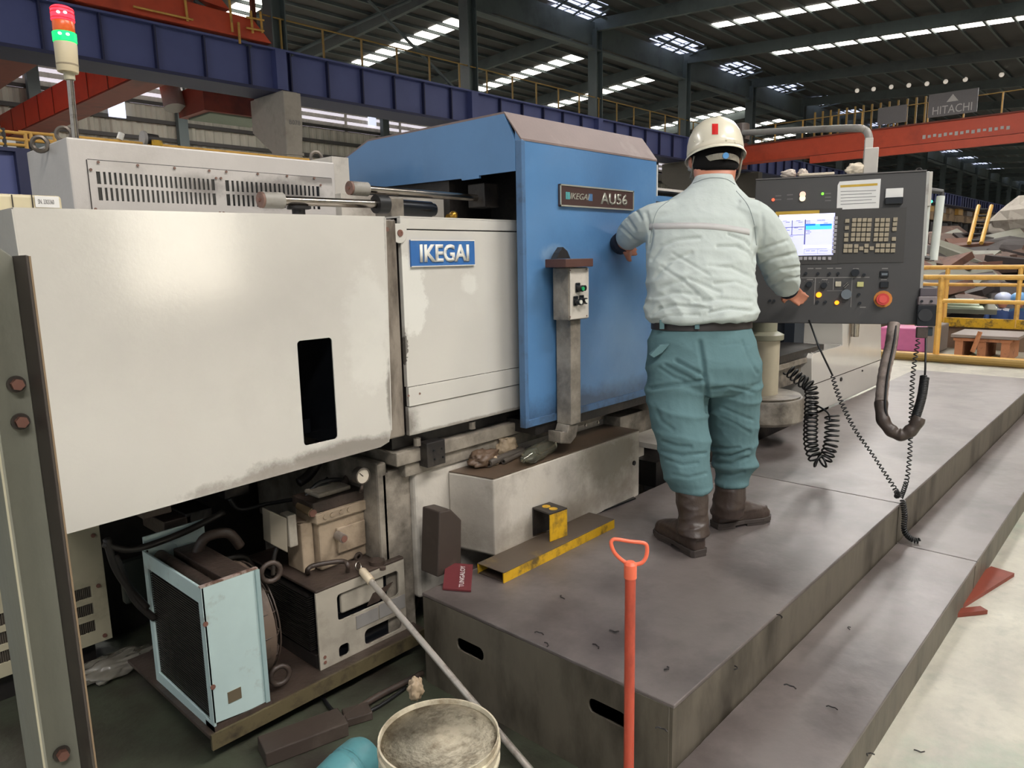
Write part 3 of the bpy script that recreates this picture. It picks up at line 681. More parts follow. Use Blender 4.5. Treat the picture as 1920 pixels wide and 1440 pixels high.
    # yellow rails and blue panel behind the cabinet at the left edge
    lr = thing('stair_railing', (1.6, 9.6, 1.2), 'yellow pipe railing behind the white cabinet at the left edge', 'railing')
    Y = 9.5
    for a, b_ in (((-20, 243), (47, 251)), ((-20, 256), (100, 268)), ((-20, 268), (50, 273)), ((35, 247), (110, 254)), ((60, 259), (102, 266))):
        MB().tube([at(*a, Y=Y), at(*b_, Y=Y)], .017, 8).build('rail', yellowr, lr)
    for a, b_ in (((47, 250), (52, 290)), ((57, 249), (60, 270)), ((102, 254), (103, 270)), ((5, 240), (12, 290))):
        MB().tube([at(*a, Y=Y), at(*b_, Y=Y)], .02, 8).build('post', yellowr if a[0] > 10 else girtm, lr)
    for k in range(16):
        a = at(150 + k * 32, 262.5 + k * 1.95, Y=Y + 6)
    hr = MB().tube([at(145, 261, Y=12), at(760, 320, Y=12)], .05, 6)
    for k in range(5):
        q = at(150 + 150 * k, 261.5 + 14.4 * k, Y=12); hr.tube([q, V((q.x, q.y, .001))], .035, 6)
    hr.build('yellow_handrail', yellowr, label='long thin yellow handrail showing just above the vented cabinet', cat='handrail')
    a = at(0, 300, Y=7.0)
    bpn = MB(); p1 = at(-40, 286, Y=7); p2 = at(46, 287, Y=7); bpn.box(p1.x, p2.x, 7.0, 7.15, 1.2, p2.z)
    bp = bpn.build('blue_plate_cabinet', navy, label='navy blue upright steel panel behind the cabinet at the left edge', cat='panel')
    MB().box(p1.x, p2.x + .03, 6.95, 7.2, p2.z, p2.z + .03).build('edge', navyd, bp)
    MB().box(p2.x - .08, p2.x, 6.93, 7.0, 1.2, p2.z).build('edge', navyd, bp)
    MB().box(at(0, 270, Y=12).x - .3, at(30, 270, Y=12).x, 12, 12.4, at(0, 290, Y=12).z - .3, at(0, 256, Y=12).z).build('white_box', whitep, label='white box behind the yellow railing at the left edge', cat='box')
    mo = thing('hoist_motor', at(280, 265, Y=12), 'small dark motor with pale flange above the vented cabinet', 'motor')
    MB().cyl(at(268, 260, Y=12), at(295, 264, Y=12), .09).build('motor_body', darkgap, mo, smooth=True)
    MB().cyl(at(266, 260, Y=12), at(272, 261, Y=12), .12).build('flange', M('grey drum'), mo, smooth=True)
    MB().box(at(280, 270, Y=12).x, at(300, 270, Y=12).x, 11.9, 12.1, at(280, 273, Y=12).z, at(280, 263, Y=12).z).build('mount', yellow, mo)
    MB().cyl(at(224, 262, Y=12), at(228, 250, Y=12), .045).build('white_canister', signwhite, label='small white canister standing above the vented cabinet', cat='canister')
far_yard()

# ================================================================ PLATFORM AND STEP
def platform():
    Zp, Zs = .35, .156
    def slab(name, x0, x1, y0, y1, z, label, holes=False, lip=.012):
        t = thing(name, (x0, y0, 0), label, 'platform')
        MB().box(x0, x1, y0 - .006, y1, z - lip, z).build('deck_plate', floorplate, t, bevel=.003)
        MB().box(x0 + .004, x1 - .004, y0, y0 + .01, 0, z - lip).build('front_plate', floorside, t)
        MB().box(x0 + .004, x1 - .004, y1 - .01, y1, 0, z - lip).build('rear_plate', floorside, t)
        fr = frame(V((x0, 0, 0)), V((0, -1, 0)), V((-1, 0, 0)))
        hs = []
        if holes:
            for (a, b_) in (((856, 1197), (907, 1238)), ((1103, 1310), (1176, 1365))):
                p = at(*a, X=x0); q = at(*b_, X=x0)
                h0 = (p.z + q.z) / 2
                u0, u1 = sorted((-p.y, -q.y))
                hs.append(rrect(u0, u1, h0 - .024, h0 + .024, .022, 5))
        holed([(-y1 + .01, 0), (-y0 - .01, 0), (-y0 - .01, z - lip), (-y1 + .01, z - lip)], hs, .008, fr).build('end_plate', floorside, t)
        MB().box(x1 - .01, x1 - .002, y0 + .01, y1 - .01, 0, z - lip).build('end_plate', floorside, t)
        return t
    slab('work_platform', 1.585, 3.688, .900, 1.93, Zp, 'nearest section of the raised steel work platform, two hand holes in its end', True)
    slab('work_platform', 3.694, 8.12, .900, 1.93, Zp, 'far section of the raised steel work platform beyond the joint')
    slab('step_platform', 1.60, 3.668, .566, .893, Zs, 'nearest section of the low steel step along the platform')
    slab('step_platform', 3.674, 8.12, .566, .893, Zs, 'far section of the low steel step beyond the joint')
    # scraps sticking out under the step
    for a, b_, l in (((1800, 1145), (1845, 1140), 'thin rusty bar end sticking out under the low step, nearer one'), ((1810, 1110), (1880, 1068), 'flat rusty plate end sticking out under the low step, farther one')):
        p = at(*a, Z=.02); q = at(*b_, Z=.02); d = (q - p).normalized(); n = V((-d.y, d.x, 0)) * (.02 if 'bar' in l else .05)
        p = p - d * .15
        MB().hexa([p - n - V((0, 0, .018)), q - n - V((0, 0, .018)), q + n - V((0, 0, .018)), p + n - V((0, 0, .018)), p - n, q - n, q + n, p + n]).build('scrap_bar', craned, label=l, cat='scrap')
platform()

# ================================================================ THE LATHE
def lathe():
    t = thing('turning_lathe', (1.6, 2.6, 0), 'big cream and blue industrial turning lathe with sliding hood and cream covers', 'lathe')
    Yc = 2.05
    A = lambda x, y, Y=Yc: at(x, y, Y=Y)
    uv = lambda x, y, Y=Yc: (A(x, y, Y).x, A(x, y, Y).z)
    # big cream headstock cover
    tl, tr, br_, bl = uv(25, 392), uv(722, 408), uv(735, 832), uv(120, 1003)
    out = [bl, (br_[0] - .05, br_[1] - .002), (br_[0] - .012, br_[1] + .01), (br_[0], br_[1] + .05), tr, tl]
    h = [uv(557, 640), uv(622, 632), uv(634, 825), uv(570, 833)]
    u0, u1, v0, v1 = (h[0][0] + h[3][0]) / 2, (h[1][0] + h[2][0]) / 2, (h[2][1] + h[3][1]) / 2, (h[0][1] + h[1][1]) / 2
    cov = holed(out, [rrect(u0, u1, v0, v1, .012, 5)], .006, fplate(Yc)).build('headstock_cover', cream, t)
    stain_shade(cov, [((128, 120, 112), (1.42, 2.05, .90), (.34, .1, .035), 12, .9, .35), ((150, 142, 134), (1.15, 2.05, .885), (.30, .1, .022), 14, .8, .3), ((222, 220, 212), (1.5, 2.05, 1.30), (.09, .1, .2), 9, .5, .2), ((96, 88, 80), (1.6, 2.05, 1.30), (.012, .1, .5), 6, .7, .4), ((120, 112, 104), (1.585, 2.05, 1.05), (.02, .1, .12), 10, .8, .3), ((178, 174, 168), (.95, 2.05, 1.38), (.35, .1, .18), 3, .6, .8)])
    ob = MB()
    pts = [(bl[0], bl[1]), (br_[0] - .012, br_[1] + .01), (br_[0], br_[1] + .05), tr, tl]
    edges = MB()
    for (a, b_) in ((0, 4), (3, 4), (2, 3)):
        p, q = pts[a], pts[b_]; n = V((-(q[1] - p[1]), 0, q[0] - p[0])).normalized() * .004
        edges.hexa([(p[0] - n.x, Yc + .001, p[1] - n.z), (q[0] - n.x, Yc + .001, q[1] - n.z), (q[0] - n.x, 2.5, q[1] - n.z), (p[0] - n.x, 2.5, p[1] - n.z),
                    (p[0] + n.x, Yc + .001, p[1] + n.z), (q[0] + n.x, Yc + .001, q[1] + n.z), (q[0] + n.x, 2.5, q[1] + n.z), (p[0] + n.x, 2.5, p[1] + n.z)])
    edges.build('cover_return', cream, cov)
    # black hole insides
    b_ = MB().box(u0 - .02, u1 + .02, 2.30, 2.32, v0 - .03, v1 + .03).box(u0 - .02, u0 - .01, 2.06, 2.3, v0 - .03, v1 + .03).box(u1 + .01, u1 + .02, 2.06, 2.3, v0 - .03, v1 + .03)
    b_.box(u0 + .01, u1 - .01, 2.2, 2.3, v0, v0 + .05); b_.cyl((u0 + .03, 2.2, v0 + .1), (u0 + .03, 2.3, v0 + .1), .015)
    b_.build('gear_recess', blackm, cov)
    # seam post between cover and spindle panel
    sp_ = MB().box(br_[0] + .002, at(747, 600, Y=2.085).x - .002, 2.072, 2.4, .9, tr[1] - .003).build('seam_post', M('smudged seam strip', (142, 132, 120), .4, dirt=(70, 60, 52), damt=.5, dscale=6, stretch=(1, 1, .3)), t, bevel=.006)
    for py_ in (430, 612): MB().cyl(A(726, py_, 2.066), A(726, py_, 2.055), .008, seg=8).build('seam_bolt', rustcap, t)
    # spindle panel with the maker's plate
    Yp = 2.085
    a = uv(750, 408, Yp); X0 = a[0]; X1 = 2.7; z1 = a[1]; z0 = uv(750, 822, Yp)[1]
    up = [(X0, uv(800, 431, Yp)[1]), (X0, z1), (X1, z1), (X1, uv(800, 431, Yp)[1])]
    zu = uv(800, 431, Yp)[1]; zl = uv(760, 727, Yp)[1]; zm = uv(760, 764, Yp)[1]
    MB().box(X0, X1, Yp, Yp + .02, zu + .002, z1).build('upper_panel', cream, t, bevel=.002)
    MB().box(X0, X1, Yp, 2.5, z1 + .0002, z1 + .006).build('panel_top', cream, t)
    sp1 = MB().box(X0, X1, Yp, Yp + .02, zl, zu - .002).build('spindle_panel', cream, t, bevel=.002)
    stain_shade(sp1, [((226, 224, 216), (1.72, 2.08, 1.42), (.07, .1, .13), 9, .8, .1), ((226, 224, 216), (2.02, 2.08, 1.44), (.045, .1, .04), 14, .55, .2), ((60, 52, 46), (1.675, 2.08, 1.22), (.022, .1, .06), 40, .8, .06), ((120, 112, 104), (1.655, 2.08, 1.3), (.012, .1, .35), 8, .7, .3)])
    MB().box(X0, X1, Yp - .006, Yp + .01, zm + .001, zl - .001).build('strip_panel', cream, t, bevel=.001)
    lp1 = MB().box(X0, X1, Yp, Yp + .02, z0, zm - .001).build('lower_panel', cream, t, bevel=.002)
    stain_shade(lp1, [((110, 102, 94), (1.66, 2.08, .93), (.06, .1, .07), 9, .8, .4), ((140, 132, 122), (2.1, 2.08, z0), (.5, .1, .012), 12, .8, .3)])
    MB().box(X0, X1, Yp + .021, Yp + .03, z0 + .01, z1 - .01).build('panel_backing', darkgap, t)
    for px_, py_ in ((766, 742), (787, 738)): MB().cyl(A(px_, py_, Yp - .008), A(px_, py_, Yp - .004), .0045, seg=8).build('screw', rustcap, t)
    e = uv(747, 437, Yp); ear = [(e[0] - .03, zu + .02)] + [(e[0] + .034 * math.cos(math.radians(k)), e[1] - .002 + .034 * math.sin(math.radians(k))) for k in range(180, 361, 20)] + [(e[0] + .034, zu + .02)]
    MB().prism([(p[0], Yp - .006, p[1]) for p in ear], (0, .008, 0)).build('hinge_ear', cream, t, bevel=.001)
    MB().lathe((e[0] + .002, Yp - .006, e[1]), [(.0001, 0), (.012, 0), (.012, .004), (.006, .004), (.006, .002), (.0001, .002)], 16, (0, -1, 0)).build('ear_bolt', boltm, t)
    # maker's plate
    a, b2, c, d = A(769, 449, Yp - .006), A(889, 451, Yp - .006), A(890, 497, Yp - .006), A(771, 501, Yp - .006)
    mx0, mx1, mz0, mz1 = (a.x + d.x) / 2, (b2.x + c.x) / 2, (c.z + d.z) / 2, (a.z + b2.z) / 2
    mp = MB().box(mx0, mx1, Yp - .008, Yp, mz0, mz1).build('maker_plate', signblue, t, label='blue maker plate with white lettering', bevel=.001)
    text_on('IKEGAI', V(((mx0 + mx1) / 2 + .003, Yp - .008, (mz0 + mz1) / 2)), XU, FRONT, (mx1 - mx0) * .77, (mz1 - mz0) * .68, signwhite, mp, 'maker_letters', ex=.004, offset=.028)
    for z in (mz0 + .0015, mz1 - .0015): MB().box(mx0, mx1, Yp - .0095, Yp - .008, z - .0015, z + .0015).build('plate_rim', signwhite, mp)
    # ---- sliding blue hood and door
    Yd, XL, XR = 1.98, 2.222, 3.23
    hd = MB()
    zt = A(985, 262, Yd).z; zb = A(988, 803, Yd).z
    hood = hd.box(XL + .02, XR, Yd, Yd + .012, zb + .03, zt).build('hood_door', blue, t, label='blue sliding door leaf', bevel=.002)
    MB().prism([(XL + .001, Yd - .004, zt - .003), (XL + .001, Yd + .03, zt - .003), (XL + .001, Yd + .03, zt + .035)], (.01, 0, 0)).build('corner_gusset', blue, hood)
    stain_shade(hood, [((52, 66, 86), (2.7, 1.98, zb + .04), (.55, .1, .06), 7, .8, .5), ((128, 158, 188), (2.42, 1.98, 1.55), (.10, .1, .045), 6, .75, .25), ((120, 156, 190), (2.95, 1.98, 1.15), (.18, .1, .22), 4, .5, .6), ((70, 106, 146), (2.8, 1.98, 1.8), (.12, .1, .25), 3, .6, .7), ((64, 98, 134), (2.55, 1.98, 1.35), (.2, .1, .2), 3, .5, .7)])  # dirty bottom edge, faded spots, and darker shading put into the blue
    MB().box(XL, XL + .022, Yd - .004, Yd + .03, zb, zt - .003).box(XL + .02, XR, Yd - .004, Yd + .03, zb, zb + .034).build('door_edge', bluedark, hood, bevel=.003)
    side = [(985, 262), (945, 213), (690, 265), (638, 305), (632, 357), (648, 358), (865, 335), (866, 338.5), (898, 334), (898, 329), (969, 320), (973, 330)]
    P = [at(*s, X=XL) for s in side]
    P[0] = V((XL, Yd + .03, zt)); P[-1] = V((XL, Yd + .03, P[-2].z))
    P[-2].y = Yd + .032
    P = [V((XL, q.y, q.z)) for q in P]
    MB().prism(P, (.012, 0, 0)).build('hood_side', blue, t)
    rr = P[1]; bk = P[2]; b3 = P[3]; b4 = P[4]
    sl = lambda p, q, m_, n_: MB().hexa([(XL, p.y, p.z), (XR, p.y, p.z), (XR, q.y, q.z), (XL, q.y, q.z), (XL, p.y, p.z + .008), (XR, p.y, p.z + .008), (XR, q.y, q.z + .008), (XL, q.y, q.z + .008)]).build(n_, m_, t)
    sl(V((0, Yd - .002, zt - .004)), rr, hoodtop, 'hood_chamfer'); sl(rr, bk, hoodtop, 'hood_roof'); sl(bk, b3, hoodtop, 'hood_chamfer'); sl(b3, b4, blue, 'hood_back')
    MB().prism([V((XR, q.y, q.z)) for q in P[:5]] + [V((XR, 3.2, 1.0)), V((XR, Yd, zb + .03))], (-.01, 0, 0)).build('hood_side', blue, t)
    MB().box(XR + .001, XR + .006, Yd - .004, Yd + .05, zt - .17, zt - .02).build('edge_scuff', signwhite, t)
    pq = at(1190, 275, Z=2.06)
    # type plate
    a, c = A(1049, 346, Yd - .008), A(1187, 393, Yd - .008)
    npz0, npz1 = (A(1050, 389, Yd - .008).z + c.z) / 2, (a.z + A(1187, 357, Yd - .008).z) / 2
    np_ = MB().box(a.x, c.x, Yd - .01, Yd, npz0, npz1).build('type_plate', plated, t, label='brown type plate with silver rim', bevel=.001)
    rb = MB()
    for q in ((a.x, c.x, npz0, npz0 + .006), (a.x, c.x, npz1 - .006, npz1), (a.x, a.x + .006, npz0, npz1), (c.x - .006, c.x, npz0, npz1)): rb.box(q[0], q[1], Yd - .013, Yd - .0095, q[2], q[3])
    rb.build('plate_rim', silver, np_)
    text_on('AU56', V((a.x + (c.x - a.x) * .71, Yd - .0105, (npz0 + npz1) / 2)), XU, FRONT, (c.x - a.x) * .38, (npz1 - npz0) * .56, silver, np_, 'type_letters', offset=.02)
    text_on('IKEGAI', V((a.x + (c.x - a.x) * .245, Yd - .0105, (npz0 + npz1) / 2)), XU, FRONT, (c.x - a.x) * .25, (npz1 - npz0) * .28, silver, np_, 'type_letters', shear=.3)
    for k, sx in enumerate((.07, .36)):
        for j in range(3): MB().box(a.x + (c.x - a.x) * (sx + .018 * j), a.x + (c.x - a.x) * (sx + .018 * j + .012), Yd - .0115, Yd - .0095, (npz0 + npz1) / 2 - .015, (npz0 + npz1) / 2 + .015).build('stripe', teal if k == 0 else blue, np_)
    # dark boxes for the shaded inside of the hood, inner cream wall
    MB().box(1.62, 3.2, 2.52, 3.1, .9, 1.69).build('headstock_body', creamdirty, t)
    MB().box(at(640, 380, Y=2.46).x, 2.75, 2.46, 2.5, 1.66, uv(700, 366, 2.46)[1]).build('inner_wall', cream2, t)
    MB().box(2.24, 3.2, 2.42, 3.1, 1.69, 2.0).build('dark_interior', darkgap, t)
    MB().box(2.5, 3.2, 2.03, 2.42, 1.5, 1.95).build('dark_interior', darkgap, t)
    # hydraulic rods above the headstock
    def rod(a, b_, Y, r, cap0, l):
        p, q = at(*a, Y=Y), at(*b_, Y=Y)
        rd = MB().cyl(p, q, r).build('guide_rod', steel, t, smooth=True)
        d = (q - p).normalized()
        MB().cyl(p - d * .01, p + d * .062, r * 1.75).build('rod_sleeve', greycap, rd, smooth=True)
        MB().cyl(p - d * .018, p - d * .009, r * 1.7).build('rod_cap', rustcap, rd, smooth=True)
        MB().cyl(p - d * .024, p - d * .017, .006, seg=8).build('cap_bolt', boltm, rd)
        return p, q, d
    p, q, d = rod((662, 353), (905, 372), 2.28, .0146, 0, '')
    MB().box(q.x - .04, q.x + .05, 2.23, 2.33, q.z - .04, q.z + .06).cyl(q - d * .03, q - d * .02, .036).build('rod_bracket', darkgap, t, bevel=.004)
    p, q, d = rod((497, 375), (712, 383), 2.24, .0152, 0, '')
    MB().cyl(q - d * .02, q + d * .03, .034).build('gland', black, t, smooth=True)
    a = at(733, 408, Y=2.3); b_ = at(733, 372, Y=2.3)
    MB().box(a.x - .03, a.x + .035, 2.26, 2.36, 1.68, b_.z).build('cylinder_foot', creamdirty, t, bevel=.004)
    MB().cyl(at(747, 389, Y=2.3), at(806, 393, Y=2.3), .032).cyl(at(806, 393, Y=2.3), at(813, 393.5, Y=2.3), .026).build('damper_cylinder', blackm, t, smooth=True)
    a = at(560, 398, Y=2.24)
    MB().cyl(a - V((0, 0, .06)), a + V((0, 0, .015)), .022).cyl(a + V((0, 0, .01)), a + V((0, 0, .02)), .038).build('rod_foot', darkgap, t, smooth=True)
    a = at(850, 404, Y=2.2); MB().sphere(a, .018).cyl(a - V((.03, 0, .01)), a + V((0, 0, -.01)), .015).build('brass_valve', M('brass', (170, 130, 50), .3, .8), t, smooth=True)
    # ---- vented cabinet behind
    Yv = 2.8; CA = lambda x, y: at(x, y, Y=Yv)
    ztop = 1.97; x0, x1 = .862, 1.912
    fr = fplate(Yv - .004)
    cb = MB().box(x0, x1, Yv, 3.256, 1.35, ztop).build('vented_cabinet', cabpaint, t, bevel=.006)
    holes = []
    def row(xa, ta, ba, xb, tb, bb_, n):
        for i in range(n):
            f = i / (n - 1); A1 = at(xa + (xb - xa) * f, 0 * f + ta + (tb - ta) * f, Y=Yv - .004); B1 = at(xa + (xb - xa) * f + 3, ba + (bb_ - ba) * f, Y=Yv - .004)
            u = (A1.x + B1.x) / 2; holes.append(rrect(u - .0042, u + .0042, B1.z, A1.z, .004, 3))
    tlx = at(163, 299, Y=Yv - .004)
    vp = MB(); yy0, yy1 = Yv - .0045, Yv - .001
    zA1, zA0 = at(290, 329, Y=Yv).z, at(290, 351, Y=Yv).z; zB1, zB0 = at(290, 357, Y=Yv).z, at(290, 380, Y=Yv).z
    L0, L1 = at(181, 340, Y=Yv).x, at(402, 350, Y=Yv).x; R0, R1 = at(422, 350, Y=Yv).x, at(598, 360, Y=Yv).x
    PX0, PX1 = tlx.x, x1 - .02
    for z_0, z_1 in ((zA1, tlx.z), (zB1, zA0), (1.62, zB0)): vp.box(PX0, PX1, yy0, yy1, z_0, z_1)
    for z_0, z_1 in ((zA0, zA1), (zB0, zB1)):
        vp.box(PX0, L0, yy0, yy1, z_0, z_1); vp.box(L1, R0, yy0, yy1, z_0, z_1); vp.box(R1, PX1, yy0, yy1, z_0, z_1)
        for a_, c_, n_ in ((L0, L1, 24), (R0, R1, 21)):
            pit = (c_ - a_) / n_
            for i in range(n_ - 1): vp.box(a_ + pit * (i + 1) - pit * .26, a_ + pit * (i + 1) + pit * .26, yy0, yy1, z_0, z_1)
    vpo = vp.build('vent_plate', cabpaint, cb, label='slotted vent plate', kind='stuff')
    stain_shade(vpo, [((84, 78, 74), ((R0 + R1) / 2, Yv, zA0), (.2, .1, .05), 9, .75, .5), ((96, 90, 86), (L1 - .05, Yv, zA0 + .01), (.09, .1, .04), 9, .7, .5), ((110, 104, 98), (x1 - .08, Yv, zA1 + .03), (.12, .1, .02), 7, .7, .4)])
    MB().box(tlx.x + .002, PX1 - .002, yy0 + .0002, yy1 + .001, tlx.z + .0005, tlx.z + .002).build('plate_joint', darkgap, cb)
    MB().box(PX0 - .002, PX0 - .0005, yy0 + .0002, yy1 + .001, 1.62, tlx.z).build('plate_joint', darkgap, cb)
    MB().box(L0 - .01, R1 + .01, Yv - .0008, Yv + .0005, zB0 - .01, zA1 + .01).build('vent_dark', blackm, cb)  # black sheet standing in for the dark inside behind the slots
    for q in ((184, 304), (258, 310), (327, 315), (392, 320), (424, 322), (483, 326), (538, 330), (589, 334), (170, 318), (405, 334), (414, 334), (601, 347), (179, 392), (412, 399), (419, 399)):
        c = at(*q, Y=Yv - .0075); MB().cyl(c, c - V((0, .003, 0)), .0048, seg=8).build('vent_screw', rustcap, cb)
    for q in ((120, 250), (75, 268), (593, 293)):
        c = at(q[0], q[1] + 2, Y=3.0); MB().ring(c, (.5, 1, 0), .024, .008, 16, 6).build('lifting_eye', steeld, cb, smooth=True)
    for q in ((105, 252), ): 
        c = at(60, 262, Y=3.2)
    MB().box(x1 + .003, x1 + .09, 2.82, 3.3, 1.4, 2.0).build('side_column', cream2, t)
    # label box at the left on top of the cover
    bx = MB(); a = at(118, 391, Y=2.3); b_ = at(-40, 364, Y=2.3)
    lb = bx.box(b_.x, a.x, 2.3, 2.42, 1.60, at(60, 365, Y=2.3).z).build('label_box', M('aged cream lid', (206, 194, 160), .5, dirt=(170, 156, 124), damt=.4, dscale=5), t, bevel=.008)
    q0 = at(64, 367, Y=2.298); q1 = at(112, 390, Y=2.298)
    st = MB().box(q0.x, q1.x, 2.296, 2.299, q1.z, q0.z).build('paper_label', whitep, lb)
    text_on('SN. 3303360', V((q0.x * .55 + q1.x * .45, 2.296, q1.z * .5 + q0.z * .5)), XU, FRONT, (q1.x - q0.x) * .66, .012, black, st, 'label_text', ex=.0005)
    for k in (23.5, 61): 
        c = at(k, 378, Y=2.297); MB().box(c.x - .001, c.x + .001, 2.296, 2.3, 1.62, c.z + .018).build('lid_joint', darkgap, lb)
    # ---- bed and base
    Yb = 2.11; B = lambda x, y: at(x, y, Y=Yb)
    MB().box(1.66, 3.3, 2.16, 2.5, .83, .905).build('chip_gap', darkgap, t)
    MB().box(1.64, 3.35, Yb, 2.5, .775, .828).build('slide_bar', creamdirty, t, bevel=.004)
    MB().box(1.69, 3.3, Yb + .015, 2.5, .72, .77).build('slide_bar', creamdirty, t, bevel=.003)
    MB().box(1.78, 3.2, Yb + .03, 2.5, .655, .715).build('slide_bar', cream2, t, bevel=.003)
    for q in ((866, 859), (961, 848), (972, 826)): c = at(*q, Y=Yb + .028); MB().cyl(c, c - V((0, .006, 0)), .009, seg=8).build('bar_bolt', rustcap, t)
    a = at(800, 832, Y=2.07); b_ = at(836, 868, Y=2.07)
    bk = MB().box(a.x, b_.x, 2.07, 2.12, b_.z, a.z).build('stop_block', darkgap, t, bevel=.003)
    for q in ((813, 845), (828, 841), (815, 861), (830, 857)): c = at(*q, Y=2.069); MB().cyl(c, c - V((0, .003, 0)), .004, seg=8).build('block_screw', blackm, bk)
    for q in ((782, 826), (885, 795)): c = at(*q, Y=2.1); MB().cyl(c - V((0, 0, .02)), c + V((0, 0, .01)), .014, seg=10).build('leveller', creamdirty, t)
    px0 = at(778, 880, Y=2.13).x
    MB().box(px0, 3.4, 2.135, 2.9, .2, .76).build('bed_pedestal', cream2, t, bevel=.012)
    MB().box(px0 - .02, px0 + .1, 2.45, 3.0, .15, .8).build('bed_pedestal', creamdirty, t, bevel=.02)
    MB().box(1.585, 1.63, 2.16, 3.1, .38, .79).build('pedestal_end', creamdirty, t, bevel=.01)
    MB().box(1.60, px0, 2.16, 3.1, .02, .75).build('pedestal_core', creamdirty, t, bevel=.01)
    # dark boxes for the shade behind the cooler and valve units
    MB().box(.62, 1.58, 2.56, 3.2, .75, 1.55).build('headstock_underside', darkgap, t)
    MB().box(.9, 2.6, 3.2, 3.35, .0, 1.4).build('rear_shade_wall', darkgap, t)
    for (pts, r) in (([(610, 905), (640, 880), (680, 868), (720, 850)], .014), ([(430, 935), (450, 955), (500, 945), (560, 935)], .008), ([(195, 1020), (250, 1030), (340, 1000), (420, 960)], .012), ([(200, 1010), (215, 1060), (240, 1100), (275, 1140)], .013), ([(215, 1040), (250, 1120), (290, 1160)], .012), ([(560, 905), (580, 890), (600, 860)], .02), ([(420, 1050), (460, 1045), (480, 1080)], .012)):
        MB().tube(spline([at(*q, Y=2.5) for q in pts], 6), r, 8).build('oil_hose', M('shade dark hose', (40, 35, 32), .5) if r > .011 else black, t, smooth='all')  # thicker hoses coloured darker to carry the shade under the machine
    MB().box(.84, 1.05, 2.68, 2.72, .34, .5).build('oil_pan', M('dark green iron', (34, 38, 32), .5, dirt=(24, 24, 22), damt=.5), t, bevel=.01)  # green darkened further for the shade under the machine
    for k, q in enumerate(((330, 985), (370, 970), (290, 950), (440, 915))):
        c = at(*q, Y=2.62); MB().box(c.x - .05, c.x + .05, 2.6, 2.8, c.z - .03, c.z + .03).build('bracket', [brownrad, darkgap][k % 2], t, bevel=.004)
    # ---- sill under the blue door
    MB().box(2.3, 5.7, 1.992, 2.3, .79, .845).build('door_sill', darkgap, t)
    MB().box(3.2, 5.7, 1.985, 2.2, .745, .785).build('sill_rail', creamdirty, t, bevel=.004)
    MB().box(3.0, 5.7, 2.03, 2.3, .60, .74).build('sill_apron', creamdirty, t, bevel=.004)
    for q in ((1098, 797), (1121, 792)): c = at(*q, Y=1.984); MB().cyl(c, c - V((0, .004, 0)), .008, seg=8).build('rail_screw', steel, t)
    MB().hexa([(3.02, 1.8, .60), (3.35, 1.86, .60), (3.35, 2.1, .60), (3.02, 2.1, .60), (3.02, 1.8, .625), (3.35, 1.86, .625), (3.35, 2.1, .625), (3.02, 2.1, .625)]).build('chip_ledge', cream2, t)
    MB().box(3.4, 5.9, 2.3, 3.2, .3, 1.9).build('tail_interior', blackm, t)  # solid black box standing in for the unlit tail opening
    MB().box(3.3, 5.9, 2.0, 2.35, .3, .44).build('tail_floor_shade', darkgap, t)  # dark box standing in for the shadow along the floor
    MB().box(3.24, 5.9, 2.2, 3.2, 1.78, 1.9).build('tail_roof', darkgap, t)
    MB().box(3.24, 6.6, 2.14, 2.2, 1.83, 1.86).build('tail_strip', blue, t); MB().box(3.24, 6.6, 2.12, 2.2, 1.885, 1.898).build('tail_strip', cabpaint, t)
    # white tail panel
    Yt = 1.95; T = lambda x, y: at(x, y, Y=Yt)
    pts = [T(1522, 782), T(1522, 672), T(1526, 663), T(1580, 647), T(1580, 560), T(1652, 560), T(1652, 722)]
    pts[0].z = .352; pts[-1].z = .352
    MB().prism(pts, (0, .5, 0)).build('tail_panel', cream, t, bevel=.004)
    a, b_ = T(1522, 724), T(1652, 673)
    MB().box(a.x, b_.x, Yt - .0015, Yt + .01, (a.z + b_.z) / 2 - .003, (a.z + b_.z) / 2 + .003).build('panel_joint', blackm, t)
    for q, r in (((1576, 711), .016), ((1616, 695), .008)): c = T(*q); MB().cyl(c, c - V((0, .01, 0)), r, seg=10).build('panel_bolt', darkgap, t)
    c = T(1594, 605); MB().cyl((c.x, Yt - .04, c.z - .11), (c.x, Yt - .04, c.z + .2), .03).build('steel_handle', steel, t, smooth=True)
    # blue-grey tall blocks in the dark opening
    c = T(1555, 640); MB().box(c.x, c.x + .2, 2.22, 2.3, .5, 1.6).build('guide_post', M('dark blue steel', (40, 46, 54), .5), t)
lathe()

